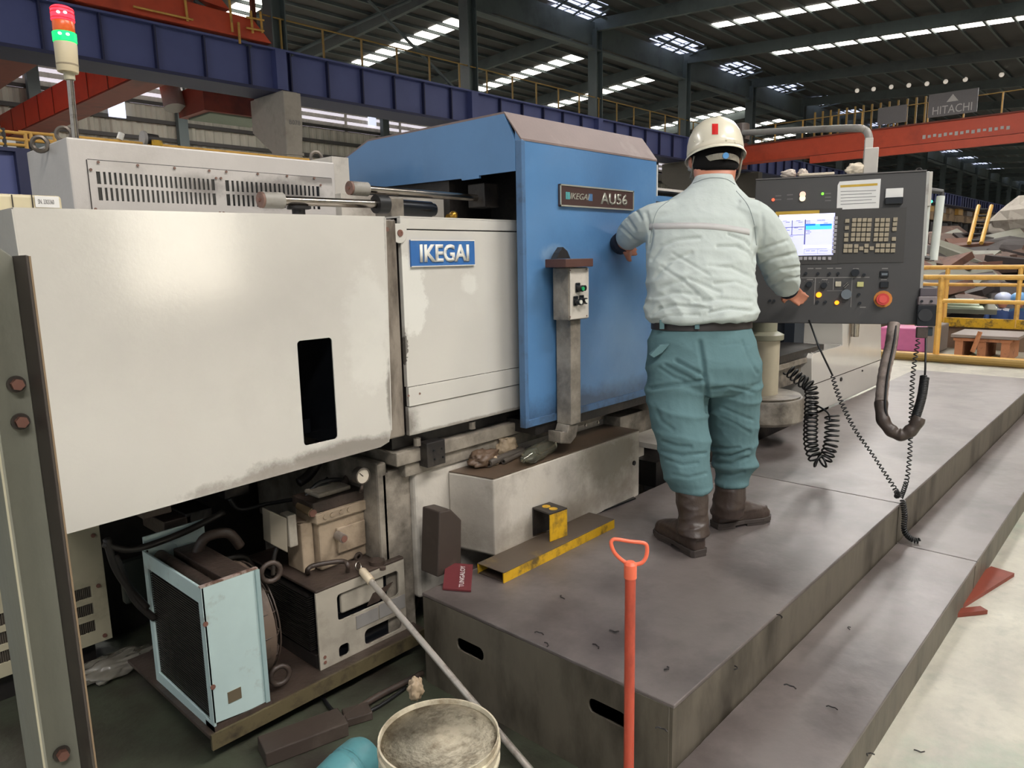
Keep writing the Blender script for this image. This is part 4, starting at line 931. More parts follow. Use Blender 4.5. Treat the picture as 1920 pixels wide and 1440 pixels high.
def tray():
    t = thing('chip_tray_box', (2.4, 2.0, .352), 'cream coolant box with oily brown lid in front of the lathe bed', 'box')
    Yf, z = 1.915, .688
    pts = [(1.956, z), (3.0, z), (3.0, .353), (1.99, .353), (1.956, .375)]
    bd = MB(); f_ = bd.verts([(p[0], Yf, p[1]) for p in pts]); g_ = bd.verts([(p[0] - (.042 if p[0] < 2 else 0), Yf + .215, p[1]) for p in pts])
    bd.face(f_, True); bd.face(g_)
    for i in range(5): bd.face([f_[i], f_[(i + 1) % 5], g_[(i + 1) % 5], g_[i]])
    fr = bd.build('box_body', cream2, t, bevel=.006)
    stain_shade(fr, [((112, 106, 92), (2.75, 1.915, .6), (.25, .3, .16), 5, .85, .5), ((128, 118, 104), (2.4, 1.915, .42), (.5, .3, .06), 7, .7, .5), ((140, 132, 122), (1.97, 2.0, .5), (.06, .2, .2), 7, .6, .5)])
    MB().hexa([(1.958, Yf + .002, z + .0005), (2.998, Yf + .002, z + .0005), (2.998, 2.13, z + .0005), (1.918, 2.13, z + .0005), (1.958, Yf + .002, z + .004), (2.998, Yf + .002, z + .004), (2.998, 2.13, z + .004), (1.918, 2.13, z + .004)]).build('oily_lid', M('oily brown lid', (92, 76, 62), .38, dirt=(70, 58, 48), damt=.5, dscale=3), t)
    c = at(1188, 868, Y=Yf); MB().cyl(c, c - V((0, .006, 0)), .012, seg=10).build('side_bolt', blackm, t)
    # clutter on the lid
    zz = z + .005
    def blob(name, px_, py_, r, sc, mat, label, cat, seed, zc=None, crump=.35):
        p = at(px_, py_, Z=zz + r * sc[2] * .8); b_ = MB(); bmesh.ops.create_icosphere(b_.bm, subdivisions=4, radius=1)
        for v in b_.bm.verts:
            n = v.co.copy(); k = 1 + crump * noise.fractal(n * 1.6 + V((seed, 0, 0)), .8, 2.2, 4) + .12 * noise.noise(n * 6 + V((seed, 3, 1)))
            v.co = p + V((n.x * r * sc[0] * k, n.y * r * sc[1] * k, max(n.z * k, -.8) * r * sc[2]))
        b_.build(name, mat, label=label, cat=cat, smooth='all')
    blob('crumpled_rag', 950, 838, .05, (1.0, .8, .95), ragm, 'crumpled pale rag bunched on the oily lid, upper one', 'rag', 2)
    blob('oily_rag', 908, 858, .062, (1.3, .7, .6), M('dark rag', (96, 76, 60), .5, dirt=(180, 160, 130), damt=.3, dscale=20), 'dark oily rag lying on the lid left of the steel tubes', 'rag', 9)
    blob('rag_tip', 925, 864, .03, (1.0, .7, .7), ragm, 'small pale rag tip between dark rag and tubes', 'rag', 14)
    for a, b_, r, l in (((916, 869), (978, 843), .017, 'wide dark steel tube lying on the oily lid'), ((944, 866), (1000, 838), .011, 'thin steel tube lying next to the wide tube')):
        p = at(*a, Z=zz + r); q = at(*b_, Z=zz + r); tt = MB(); d = (q - p).normalized()
        n = 16; u = V((0, 0, 1)); w = d.cross(u)
        rings = [[c + (u * math.cos(2 * PI * k / n) + w * math.sin(2 * PI * k / n)) * rr for k in range(n)] for c, rr in ((p + d * .05, r * .6), (p, r * .6), (p, r), (q, r), (q, r * .6), (q - d * .05, r * .6))]
        tt.loft(rings).build('steel_tube', steeld, label=l, cat='tube', smooth=True)
    # crushed clear bottle
    a = at(985, 860, Z=zz + .034); b_ = at(1030, 836, Z=zz + .03); d = (b_ - a)
    prof = [(0, .013), (.08, .014), (.12, .026), (.25, .035), (.4, .031), (.5, .037), (.65, .033), (.85, .035), (.96, .032), (1, .022)]
    bt = MB().tube([a + d * (f * 1.2 - .1) for f, r in prof], [r for f, r in prof], 20)
    for v in bt.bm.verts: v.co += V((1, 1, .6)) * .004 * noise.noise(v.co * 45)
    bt.build('crushed_bottle', glassm, label='crushed clear yellowish plastic bottle lying on the oily lid', cat='bottle', smooth='all')
    # objects on the platform in front of it
    zp = .35
    p0, p1, p2 = at(910, 1062, Z=zp), at(945, 1094, Z=zp), at(1152, 990, Z=zp)
    d = (p2 - p1).normalized(); w = V((-d.y, d.x, 0)) * (p0 - p1).length; Lc = (p2 - p1).length; h = .042
    ch = thing('yellow_channel', p1, 'long worn yellow steel channel lying on the platform by the coolant box', 'channel')
    O = p1 + V((0, 0, .0005)); N_ = w.normalized(); ww = w.length * .8
    top = MB().obox(O, d, N_, ZU, 0, Lc, 0, ww, h - .004, h).build('channel_web', M('brown worn channel top', (84, 72, 60), .5, dirt=(128, 104, 56), damt=.28, dscale=8), ch, bevel=.004)
    MB().obox(O, d, N_, ZU, 0, Lc, 0, .005, 0, h - .004).build('channel_flange', yellow, ch)
    MB().obox(O, d, N_, ZU, 0, Lc, ww - .005, ww, 0, h - .004).build('channel_flange', yellow, ch)
    MB().obox(O, d, N_, ZU, 0.002, Lc, 0.005, ww - .005, 0, .004).build('channel_web', brownwood, ch)
    # short piece standing on it
    zc = zp + h + .001
    a = at(1032, 1016, Z=zc); b_ = at(1069, 1002, Z=zc); d2 = (b_ - a).normalized(); n2 = V((-d2.y, d2.x, 0)); wd = .105
    hh = .115
    sc_ = thing('yellow_block', a, 'short yellow steel angle piece standing on the long channel', 'block')
    MB().obox(a, d2, n2, ZU, 0, .1, 0, .006, 0, hh).build('front_plate', yellow, sc_, bevel=.001)
    tp = MB().obox(a, d2, n2, ZU, 0, .1, 0, wd, hh, hh + .006).build('top_plate', M('black top plate', (50, 44, 40), .5), sc_)
    MB().obox(a, d2, n2, ZU, 0, .1, wd - .006, wd, 0, hh).build('rear_plate', darkgap, sc_)
    for f in (.3, .7): 
        c = a + d2 * .05 + n2 * wd * (1 - f) + V((0, 0, hh + .006)); MB().cyl(c, c + V((0, 0, .001)), .018, seg=16).build('yellow_spot', yellow, tp)
    # flat black bar behind
    q = [at(1110, 950, Z=zp + .002), at(1180, 930, Z=zp + .002), at(1192, 936, Z=zp + .002), at(1125, 962, Z=zp + .002)]
    MB().prism(q, (0, 0, .008)).build('black_strip', blackm, label='flat black strip on the platform beside the coolant box', cat='strip')
    q = [at(1158, 800, Z=.627), at(1165, 796, Z=.627), at(1185, 806, Z=.627), at(1180, 810, Z=.627)]
    # brown block leaning at the left end
    b0 = at(800, 1060, Y=1.98); 
    pts = [at(x, y, Y=1.975) for x, y in ((820, 1058), (865, 1063), (866, 975), (846, 955), (824, 960))]
    zmin = .352
    for p in pts[:2]: p.z = zmin
    MB().prism(pts, (0, .1, 0)).build('dark_block', brownwood, label='dark oily brown block standing against the coolant box end', cat='block', bevel=.006)
    # maroon card
    q = [at(830, 1106, Z=.352), at(883, 1110, Z=.352), at(887, 1061, Z=.375), at(836, 1057, Z=.375)]
    cd_ = MB().prism(q, (0, 0, .006)).build('maroon_card', maroon, label='maroon insert box with white vertical lettering on the platform corner', cat='box')
    U = (q[3] - q[0]).normalized(); N_ = V((q[1] - q[0])).cross(q[3] - q[0]).normalized()
    ctr = (q[0] + q[1] + q[2] + q[3]) / 4 + N_ * .0065 + (q[1] - q[0]) * .15
    text_on('TUNGALOY', ctr, U, N_, (q[3] - q[0]).length * .8, .018, whitep, cd_, 'card_letters', ex=.0004)
tray()

def swarf():
    rnd = random.Random(5)
    for i, (x, y) in enumerate(((1242, 1250), (1018, 1208), (1112, 1212), (1240, 1372), (1455, 1155), (1560, 1330), (1640, 1420), (1720, 1404), (1010, 1190), (1370, 1250), (1480, 1290), (1600, 1180), (1150, 1180), (1060, 1120))):
        z = .352 if i not in (5, 6, 7, 11) else (.158 if i != 7 else .002)
        p = at(x, y, Z=z + .003); a = rnd.random() * 6
        MB().tube([p + V((math.cos(a + k * .5) * .012, math.sin(a + k * .5) * .02, .002 * (k % 2))) for k in range(5)], .0022, 5).build('swarf_curl', darkgap, label='small dark swarf curl lying on the platform or floor', cat='swarf', group='loose swarf curls')
swarf()

def switchbox():
    Yf = 1.87
    t = thing('switch_box', at(1085, 598, Y=Yf), 'small cream push button box on a conduit in front of the blue door', 'switch box')
    a, b_ = at(1066, 502, Y=Yf), at(1103, 597, Y=Yf)
    z0, z1 = b_.z, a.z
    bx = MB().box(a.x, b_.x, Yf, 1.955, z0, z1).build('housing', creamdirty, t, bevel=.004)
    MB().box(a.x + .004, b_.x - .004, Yf - .006, Yf - .0005, z0 + .004, z1 - .004).build('lid', cream2, t, bevel=.002)
    c0, c1 = at(1031, 487, Y=Yf), at(1098, 505, Y=Yf)
    MB().box(a.x - .055, b_.x - .004, Yf - .03, 1.95, z1 + .002, z1 + .036).build('rain_cap', M('brown cap', (84, 54, 46), .5), t, bevel=.003)
    w = b_.x - a.x
    MB().prism([(a.x - .005, 1.93, z1 + .037), (a.x + .09, 1.93, z1 + .037), (a.x + .07, 1.93, z1 + .068), (a.x + .04, 1.93, z1 + .085), (a.x + .015, 1.93, z1 + .062)], (0, .03, 0)).build('clip', darkgap, t)
    for i, q in enumerate(((1083, 541), (1079, 566), (1090, 564))):
        c = at(*q, Y=Yf - .007)
        MB().box(c.x - .016, c.x + .014, Yf - .012, Yf - .0065, c.z - .016, c.z + .024).build('button_guard', blackm, t, bevel=.003)
        MB().cyl(c, c - V((0, .026, 0)), .013, seg=16).build('button_bezel', blackm, t, smooth=True)
        MB().cyl(c - V((0, .026, 0)), c - V((0, .031, 0)), .0085, seg=16).build('push_button', M('green button', (30, 150, 90), .4) if i == 0 else M('pearl button', (206, 204, 192), .3), t, smooth=True)
    c = at(1090, 540, Y=Yf - .012); MB().cyl(c, c - V((0, .02, 0)), .012, seg=14).build('selector', blackm, t, smooth=True)
    for q in ((1069, 507), (1099, 505), (1069, 594), (1100, 592)): c = at(*q, Y=Yf - .007); MB().cyl(c, c - V((0, .002, 0)), .003, seg=8).build('lid_screw', rustcap, t)
    # conduit below, bending left and in under the hood
    ct = thing('conduit_post', (2.45, 1.92, .8), 'square cream conduit rising in front of the blue door under the switch box', 'conduit')
    x0, x1 = at(1072, 700, Y=1.89).x, at(1089, 700, Y=1.89).x
    zb = at(1080, 795, Y=1.89).z
    MB().box(x0 - .005, x1, 1.89, 1.97, zb, z0 - .002).build('upright', creamdirty, ct, bevel=.003)
    e = [(x0 - .005, zb), (x1, zb), (x1 - .02, zb - .06), (x1 - .06, zb - .085), (x1 - .13, zb - .07), (x1 - .13, zb - .02), (x0 - .02, zb - .03)]
    MB().prism([(p[0], 1.9, p[1]) for p in e], (0, .07, 0)).build('elbow', creamdirty, ct, bevel=.003)
switchbox()

# ================================================================ SIGNAL TOWER
def tower():
    base = at(137, 262, Y=2.95)
    base.z = 1.97
    t = thing('signal_tower', base, 'signal tower with red, orange and green lenses on a pole above the vented cabinet', 'signal lamp')
    def z(py_): return at(120, py_, Y=2.95).z
    tilt = V((-.012, 0, 1))
    def P(py_, px_): 
        p = at(px_, py_, Y=2.95); return p
    MB().tube([V((P(258, 141).x, 2.95, 1.9705)), P(146, 131)], .0115, 14).build('pole', steel, t, smooth=True)
    MB().tube([P(150, 131), P(135, 129)], .018, 14).build('pole_socket', beige, t, smooth=True)
    k = 32
    def seg(pa, pb, r0, r1, mat, name, lab=None):
        a, b_ = P(*pa), P(*pb); d = b_ - a
        o = MB().tube([a, a + d * .04, b_ - d * .04, b_], [r0 * .97, r0, r1, r1 * .97], 28).build(name, mat, t, smooth=True, label=lab); return o
    body = M('beige tower housing', (206, 192, 160), .5, var=.02)
    seg((136, 127.5), (131, 127.2), .0325, .034, body, 'housing_foot')
    h = seg((131, 127), (81, 122.5), .034, .036, body, 'housing')
    for i in range(3): pass
    a = P(124, 126.5); MB().tube([a, P(121, 126.2)], .0352, 28).build('grip_band', M('taupe band', (150, 136, 112), .6), h)
    seg((80.5, 122.3), (62, 120.3), .037, .0375, lgrn, 'green_lens', 'lit green lens')
    seg((61.5, 120.2), (41, 118.3), .034, .034, lorg, 'orange_lens', 'unlit orange lens')
    r = seg((40.5, 118.2), (16, 115.6), .0365, .0355, lredm, 'red_lens', 'lit red lens')
    seg((15.8, 115.5), (13, 115.3), .033, .027, lredm, 'lens_cap')
    for py_ in (38, 27, 20): a = P(py_, 117.9 - (38 - py_) * .1); MB().tube([a, P(py_ - 1.6, 117.8 - (38 - py_) * .1)], .0372, 28).build('lens_rib', lredd, r)
    for px_, py_ in ((109, 22), (122, 23), (112, 62), (127, 64)):
        a = at(px_, py_, Y=2.91); MB().sphere(a, .006, (1, .6, .8), 8, 6).build('led_glint', lgrw, t)
tower()

# ================================================================ CONTROL PANEL
def panel():
    TR, TL = at(1738, 321, Z=1.90), at(1417, 338, Z=1.90)
    BR = at(1710, 608, Z=1.20)
    U = (TR - TL).normalized(); up = (TR - BR).normalized(); N_ = U.cross(up); 
    if N_.dot(-TR) < 0: N_ = -N_
    N_.normalize(); Vv = N_.cross(U).normalized(); Wd = (TR - TL).length; Ht = (TR - BR).length
    O = TL - Vv * Ht            # bottom left corner of the face
    t = thing('control_panel', O + U * Wd / 2, 'charcoal machine control panel with lit screen and tan keypad hung on a pipe arm', 'control panel')
    def uv(x, y):
        p = onplane(x, y, O, N_) - O; return p.dot(U), p.dot(Vv)
    def pb(a, b_, n0, n1, name, mat, par=t, bevel=0, label=None, smooth=False):
        (u0, v0), (u1, v1) = uv(*a), uv(*b_)
        u0, u1 = sorted((u0, u1)); v0, v1 = sorted((v0, v1))
        return MB().obox(O, U, Vv, N_, u0, u1, v0, v1, n0, n1).build(name, mat, par, bevel=bevel, label=label)
    D = .11
    body = MB().obox(O, U, Vv, N_, 0, Wd, 0, Ht, -D, 0).build('cabinet', panelm, t, bevel=.003)
    MB().obox(O, U, Vv, N_, Wd - .004, Wd + .012, .0, Ht, -D - .02, -.004).build('side_frame', panelside, t, bevel=.002)
    MB().obox(O, U, Vv, N_, Wd - .002, Wd + .028, Ht * .78, Ht + .002, -D - .03, -.02).build('corner_cover', M('pale corner', (190, 186, 178), .4), t, bevel=.002)
    MB().obox(O, U, Vv, N_, 0, Wd, Ht, Ht + .006, -D, .004).build('top_rail', M('panel top trim', (96, 92, 90), .4), t)
    C = lambda cx, cy: (1400 + cx / 5.0526, 300 + cy / 5.0526)     # positions measured on a close view of the panel
    # screen assembly
    scp = pb(C(255, 480), C(880, 985), 0, .003, 'screen_bezel', panelin, bevel=.001)
    pb(C(275, 492), C(688, 516), .003, .0042, 'yellow_strip', goldm, scp)
    sc0 = pb(C(308, 522), C(818, 900), .003, .0045, 'screen', scr, scp, label='lit pale violet screen')
    pb(C(312, 524), C(816, 560), .0045, .0048, 'screen_header', scrw, t)
    pb(C(552, 612), C(805, 655), .0045, .0048, 'screen_cyan', scrc, t)
    pb(C(552, 608), C(650, 622), .0048, .0051, 'screen_blue', scrb, t); pb(C(695, 608), C(803, 622), .0048, .0051, 'screen_blue', scrb, t)
    pb(C(535, 812), C(800, 835), .0045, .0048, 'screen_line', scrw, t)
    lines = MB()
    def ln(a, b_, th=.0012):
        (u0, v0), (u1, v1) = uv(*C(*a)), uv(*C(*b_)); 
        lines.obox(O, U, Vv, N_, min(u0, u1), max(u0, u1) + (th if u0 == u1 else 0), min(v0, v1), max(v0, v1) + th, .0046, .005)
    for a, b_ in (((430, 572), (430, 712)), ((552, 565), (552, 800)), ((352, 715), (540, 712)), ((355, 640), (545, 638)), ((545, 845), (545, 890)), ((672, 845), (672, 890)), ((545, 890), (765, 886)), ((545, 845), (760, 842))): ln(a, b_, .0008)
    for a in ((345, 578), (370, 592), (470, 578), (490, 592), (345, 652), (370, 668), (450, 645), (490, 660), (565, 580), (565, 600), (560, 672), (575, 685), (560, 700), (730, 600), (400, 728), (400, 790), (560, 862), (610, 862), (690, 862), (730, 862)): ln(a, (a[0] + 38, a[1]), .0014)
    lines.build('screen_marks', scri, t, kind='stuff')
    cc = V(O); u_, v_ = uv(*C(705, 572)); text_on('999.992', O + U * u_ + Vv * v_ + N_ * .0049, U, N_, .035, .008, scri, t, 'screen_digits', ex=.0003)
    kp = pb(C(885, 470), C(1485, 970), 0, .0035, 'keypad_plate', panelin, bevel=.001)
    def key(cx, cy, s=38, mat=keym, h=.009, w=None):
        u, v = uv(*C(cx, cy)); k = (w or s) / 5.0526 / 410; q = s / 5.0526 / 410
        MB().obox(O, U, Vv, N_, u - k / 2, u + k / 2, v - q / 2, v + q / 2, .003, .003 + h).build('key', mat, t, bevel=.0012)
    rows = [572, 617, 662, 710, 755]
    for i, y in enumerate(rows):
        for x in (1018, 1067, 1115, 1163): key(x - i * 4, y)
        for x in (1235, 1285, 1334): key(x - i * 4, y)
    for x, y in ((951, 580), (948, 645), (943, 712), (940, 758), (1406, 565), (1401, 610), (1397, 657), (1391, 750)): key(x, y)
    for x, y in ((938, 818), (980, 818), (1036, 818), (1133, 815), (1240, 812), (1286, 812), (1335, 812), (1386, 812), (933, 862), (978, 862), (1032, 862), (1083, 840), (1130, 862), (1182, 838), (1234, 860), (1282, 860), (1332, 860), (1382, 860)): key(x, y)
    for i in range(9): key(845 - i * 2.7, 552 + i * 39.6, 32, keyg, .006)
    for x in (512, 556, 600, 643, 687, 731, 785): key(x, 934, 32, keyg, .006)
    # lamps and print above
    def dot(cx, cy, r, mat, name='indicator', h=.006):
        u, v = uv(*C(cx, cy)); c = O + U * u + Vv * v; MB().cyl(c, c + N_ * h, r, seg=14).build(name, mat, t, smooth=True)
    dot(251, 378, .007, ledr, 'red_indicator'); dot(719, 321, .006, ledg, 'green_indicator'); dot(530, 328, .014, M('salmon lamp', (236, 196, 176), emit=.8), 'lamp_button', .01); dot(528, 365, .014, M('cream lamp', (240, 226, 196), emit=.9), 'lamp_button', .01)
    for cx, cy in ((300, 340), (300, 375), (410, 330), (410, 370), (770, 318), (770, 352), (770, 385)): pb(C(cx - 28, cy - 4), C(cx + 28, cy + 4), 0, .0006, 'print_line', M('dim print', (104, 100, 100), .6))
    # taped paper notice
    q = [uv(*C(*c)) for c in ((880, 205), (1272, 178), (1252, 462), (852, 472), (862, 240))]
    pn = MB().prism([O + U * a + Vv * b_ + N_ * .0005 for a, b_ in q], N_ * .0012).build('notice', whitep, t, label='taped white paper notice')
    def strip_(a, b_, c, d, mat, n):
        MB().prism([O + U * uv(*C(*k))[0] + Vv * uv(*C(*k))[1] + N_ * .0018 for k in (a, b_, c, d)], N_ * .0004).build(n, mat, pn)
    strip_((886, 240), (1240, 220), (1240, 242), (888, 262), goldm, 'notice_heading')
    for k in range(5): strip_((890, 298 + k * 30), (1225 - 40 * (k % 2), 286 + k * 29), (1225 - 40 * (k % 2), 291 + k * 29), (890, 303 + k * 30), inkm, 'notice_line')
    pb(C(1315, 275), C(1477, 362), 0, .012, 'pocket', whitep, bevel=.002); pb(C(1310, 363), C(1472, 420), 0, .022, 'pocket_base', blackm, bevel=.002)
    # lower operator controls
    def line(a, b_): 
        (u0, v0), (u1, v1) = uv(*C(*a)), uv(*C(*b_)); MB().obox(O, U, Vv, N_, min(u0, u1), max(u0, u1) + .0015, min(v0, v1), max(v0, v1) + .0015, 0, .001).build('frame_line', M('pale print', (140, 136, 132), .6), t)
    line((515, 1116), (1160, 1114)); line((648, 1118), (640, 1370)); line((822, 1118), (820, 1230)); line((998, 1118), (985, 1395)); line((760, 1240), (905, 1240))
    for cx, cy in ((605, 1028), (680, 1028), (790, 1026), (870, 1026), (1035, 1030), (1310, 1028), (1300, 1133), (600, 1132), (740, 1132), (1100, 1395)): pb(C(cx - 28, cy - 4), C(cx + 28, cy + 4), 0, .0008, 'print_line', M('pale print'))
    for cx, cy in ((560, 1075), (675, 1078), (785, 1078), (865, 1078), (1110, 1090), (1062, 1275), (1070, 1358), (670, 1345), (745, 1345), (220, 1335), (260, 1335), (530, 1340)): dot(cx, cy, .007, blackm, 'small_switch', .012)
    for cx, cy in ((1025, 1070),): dot(cx, cy, .018, blackm, 'rotary_knob', .02)
    for cx, cy in ((590, 1180), (730, 1190)):
        dot(cx, cy, .014, blackm, 'rotary_knob', .022)
        for k in range(-2, 3): 
            u, v = uv(*C(cx, cy)); a = PI / 2 + k * .45; c = O + U * (u + .026 * math.cos(a)) + Vv * (v + .026 * math.sin(a)); MB().cyl(c, c + N_ * .001, .0015, seg=6).build('dial_mark', M('pale print'), t)
    pb(C(840, 1152), C(892, 1200), 0, .01, 'lit_button', M('pearl tile', (190, 182, 160), .4), bevel=.002); pb(C(1045, 1155), C(1105, 1203), 0, .01, 'lit_button', M('lime tile', (190, 186, 124), .4), bevel=.002)
    MB_ = [(915, 1200, 955, 1160), (925, 1215, 962, 1178)]
    for a in MB_:
        p_, q_ = uv(*C(a[0], a[1])), uv(*C(a[2], a[3])); MB().tube([O + U * p_[0] + Vv * p_[1] + N_ * .012, O + U * q_[0] + Vv * q_[1] + N_ * .012], .002, 6).build('chrome_toggle', steel, t)
    dot(940, 1275, .0235, greyk, 'feed_knob', .03); dot(683, 1278, .013, ledo, 'amber_button', .01); dot(853, 1352, .010, ledo, 'amber_button', .01)
    dot(1290, 1318, .040, estopy, 'stop_ring', .004); dot(1282, 1322, .028, estop, 'emergency_stop', .035); dot(1282, 1322, .018, M('red inner', (224, 84, 76), .4), 'emergency_cap', .038)
    for cy in (1083, 1183): pb(C(1262, cy - 30), C(1340, cy + 30), 0, .012, 'rocker', blackm, bevel=.003)
    pb(C(1275, 1074), C(1330, 1094), .012, .016, 'rocker_face', greyk)
    # handle on the right
    hp = lambda x, y: onplane(x, y, O - N_ * .06, N_)
    MB().tube([hp(1764, 368), hp(1750, 488)], .018, 14).build('grab_handle', M('pale handle tube', (206, 210, 204), .3), t, smooth=True)
    MB().tube([hp(1738, 356), hp(1766, 360), hp(1766, 372)], .013, 8).tube([hp(1722, 480), hp(1752, 486)], .01, 8).build('handle_bracket', panelm, t)
    MB().tube([hp(1742, 368), hp(1733, 480)], .009, 8).build('glass_tube', M('pale handle tube'), t, smooth=True)
    c = hp(1746, 378); MB().sphere(c, .007).build('green_light', M('teal light', (70, 220, 180), emit=1.2), t)
    # pipe arm
    top = onplane(1629, 330, O - N_ * .06, N_)
    a1 = onplane(1628, 268, O - N_ * .06, N_); a2 = onplane(1628, 252, O - N_ * .06, N_)
    bxh = MB().obox(top, U, ZU, N_, -.028, .034, -.035, .125, -.03, .03).build('arm_socket', M('pale grey casting', (196, 190, 182), .4), t, bevel=.004)
    MB().obox(a1, U, ZU, N_, -.016, .02, -.045, .02, -.018, .018).build('arm_clamp', M('pale grey casting'), t, bevel=.003)
    arm = spline([a1, onplane(1629, 256, O - N_ * .06, N_), onplane(1622, 244, O - N_ * .07, N_), onplane(1600, 240.5, O - N_ * .1, N_), atd(1520, 243, 3.9), atd(1396, 249, 4.6), atd(1380, 250, 4.8)], 6)
    MB().tube(arm, .0175, 14).build('pipe_arm', M('grey pipe', (150, 146, 140), .45, dirt=(120, 110, 100), damt=.4), t, smooth='all')
    MB().cyl(atd(1390, 235, 4.65), atd(1390, 265, 4.65), .05).build('arm_pivot', brownrad, t)
    # belongings on top of the panel
    def rag(name, px_, py_, sx, sy, sz, mat, label, cat, seed):
        c = onplane(px_, py_, O - N_ * .05, N_); b_ = MB(); bmesh.ops.create_icosphere(b_.bm, subdivisions=4, radius=1)
        zt = O.z + Ht + .007
        for v in b_.bm.verts:
            n = v.co.copy(); k = 1 + .3 * noise.fractal(n * 1.7 + V((seed, 0, 0)), .8, 2.1, 4)
            v.co = c + U * n.x * sx * k + N_ * n.y * sy * k + ZU * n.z * sz * k
            v.co.z = max(v.co.z, 1.9065 + (v.co - O).dot(U) * 0)
        b_.build(name, mat, label=label, cat=cat, smooth='all')
    rag('work_glove', 1478, 327, .038, .03, .022, ragp, 'pinkish bundled work glove on the left of the panel top', 'glove', 3)
    rag('work_glove', 1505, 326, .024, .03, .022, ragp, 'small pinkish glove end beside the bundled glove', 'glove', 5)
    rag('folded_cloth', 1605, 318, .045, .03, .03, glovem, 'cream folded cloth glove leaning against the arm socket', 'glove', 8)
    c0 = onplane(1510, 328, O - N_ * .05, N_); c0.z = 1.9075
    MB().obox(c0, U, N_, ZU, -.03, .13, -.035, .03, 0, .012).build('cream_folder', glovem, label='thin cream pad lying on the panel top between the gloves', cat='pad', bevel=.003)
    c = onplane(1723, 312, O - N_ * .05, N_); c.z = 1.9
    MB().ring(c + V((0, 0, .006)), N_, .014, .004, 16, 6).build('lifting_eye', darkgap, t)
    # stand: pedestal with flange
    pc = V((4.45, 1.93, 0)); dpt = 4.45 * .7241 + 1.93 * .6684 + .14
    zf1, zf0, zp1, zc0 = atd(1462, 741, dpt).z, atd(1462, 782, dpt).z - .02, atd(1462, 624, dpt).z, atd(1462, 634, dpt).z
    s = thing('panel_pedestal', (pc.x, pc.y, zf0), 'cream round pedestal with wide oily flange under the control panel', 'pedestal')
    MB().lathe(pc, [(.24, zf0), (.262, zf0 + .02), (.262, zf1 - .02), (.25, zf1), (.12, zf1 + .004)], 48).build('flange_base', creamdirty, s, smooth=True, bevel=.003)
    MB().lathe(pc, [(.235, zf1 + .001), (.24, zf1 + .012), (.12, zf1 + .014)], 40).build('flange_rim', creamdirty, s, smooth=True)
    MB().lathe(pc, [(.10, zf1 + .005), (.10, zc0)], 36).build('pedestal_tube', M('beige tube', (190, 180, 156), .4, dirt=(150, 140, 118), damt=.3, dscale=4), s, smooth=True)
    MB().lathe(pc, [(.118, zc0), (.122, zc0 + .004), (.122, zp1), (.10, zp1 + .01), (.08, zp1 + .02), (.08, zp1 + .12)], 36).build('pedestal_collar', M('greenish collar', (140, 138, 118), .5), s, smooth=True)
    MB().box(pc.x - .12, pc.x + .12, pc.y - .06, pc.y + .1, zp1 + .1, zp1 + .14).build('mount_plate', darkgap, s)
    # things hanging from the panel
    hh = thing('handwheel_pendant', onplane(1735, 640, O + N_ * .04, N_), 'black hand held pulse pendant with round wheel hooked beside the panel', 'pendant')
    Oh = O + N_ * .01
    def hb(a, b_, n0, n1, name, mat, bev=.004):
        p = onplane(*a, Oh, N_) - Oh; q = onplane(*b_, Oh, N_) - Oh
        u0, u1 = sorted((p.dot(U), q.dot(U))); v0, v1 = sorted((p.dot(Vv), q.dot(Vv)))
        return MB().obox(Oh, U, Vv, N_, u0, u1, v0, v1, n0, n1).build(name, mat, hh, bevel=bev)
    hb((1719, 572), (1752, 612), -.03, .03, 'wheel_housing', blackm); hb((1721, 556), (1755, 572), -.03, .025, 'switch_plate', M('mauve plate', (128, 118, 120), .5)); hb((1725, 540), (1756, 556), -.03, .012, 'top_block', M('dark mauve', (84, 76, 82), .5))
    hb((1718, 613), (1738, 634), -.01, .02, 'cable_clamp', brownrad); hb((1738, 613), (1748, 630), -.02, .01, 'side_block', M('dark teal block', (30, 44, 52), .5))
    c = onplane(1734, 591, Oh + N_ * .03, N_); MB().cyl(c, c + N_ * .016, .029, seg=28).build('hand_wheel', M('dark wheel', (38, 38, 40), .4), hh, smooth=True)
    for x in (1728, 1746): c = onplane(x, 565, Oh + N_ * .026, N_); MB().cyl(c, c + N_ * .008, .006, seg=10).build('dial_knob', blackm, hh)
    # hoses and coiled cords
    hs = thing('armoured_hose', atd(1690, 820, 3.3), 'grey armoured hose looping down beside the panel with brown wrapped end', 'hose')
    P1 = spline([atd(1676, 606, 3.42), atd(1670, 650, 3.4), atd(1658, 700, 3.38), atd(1652, 755, 3.36)], 8)
    P2 = spline([atd(1652, 752, 3.36), atd(1655, 785, 3.34), atd(1672, 808, 3.32), atd(1692, 815, 3.3), atd(1712, 803, 3.28), atd(1724, 782, 3.27)], 8)
    MB().tube(P1, [.026 + .0016 * (i % 2) for i in range(len(P1))], 12).build('hose_sleeve', M('grey braided hose', (142, 128, 120), .55, dirt=(90, 78, 70), damt=.5, dscale=15), hs, smooth='all')
    MB().tube(P2, [.028 + .0022 * math.sin(i * .9) for i in range(len(P2))], 12).build('wrapped_end', brownrad, hs, smooth='all')
    MB().tube(spline([atd(1680, 606, 3.40), atd(1677, 640, 3.37), atd(1665, 700, 3.345), atd(1660, 752, 3.325), atd(1662, 780, 3.32)], 6), .005, 6).build('side_wire', black, hs, smooth='all')
    cl = lambda name, path, r, w, n, label: helix(path, r, w, n).build(name, black, label=label, cat='cord', smooth='all')
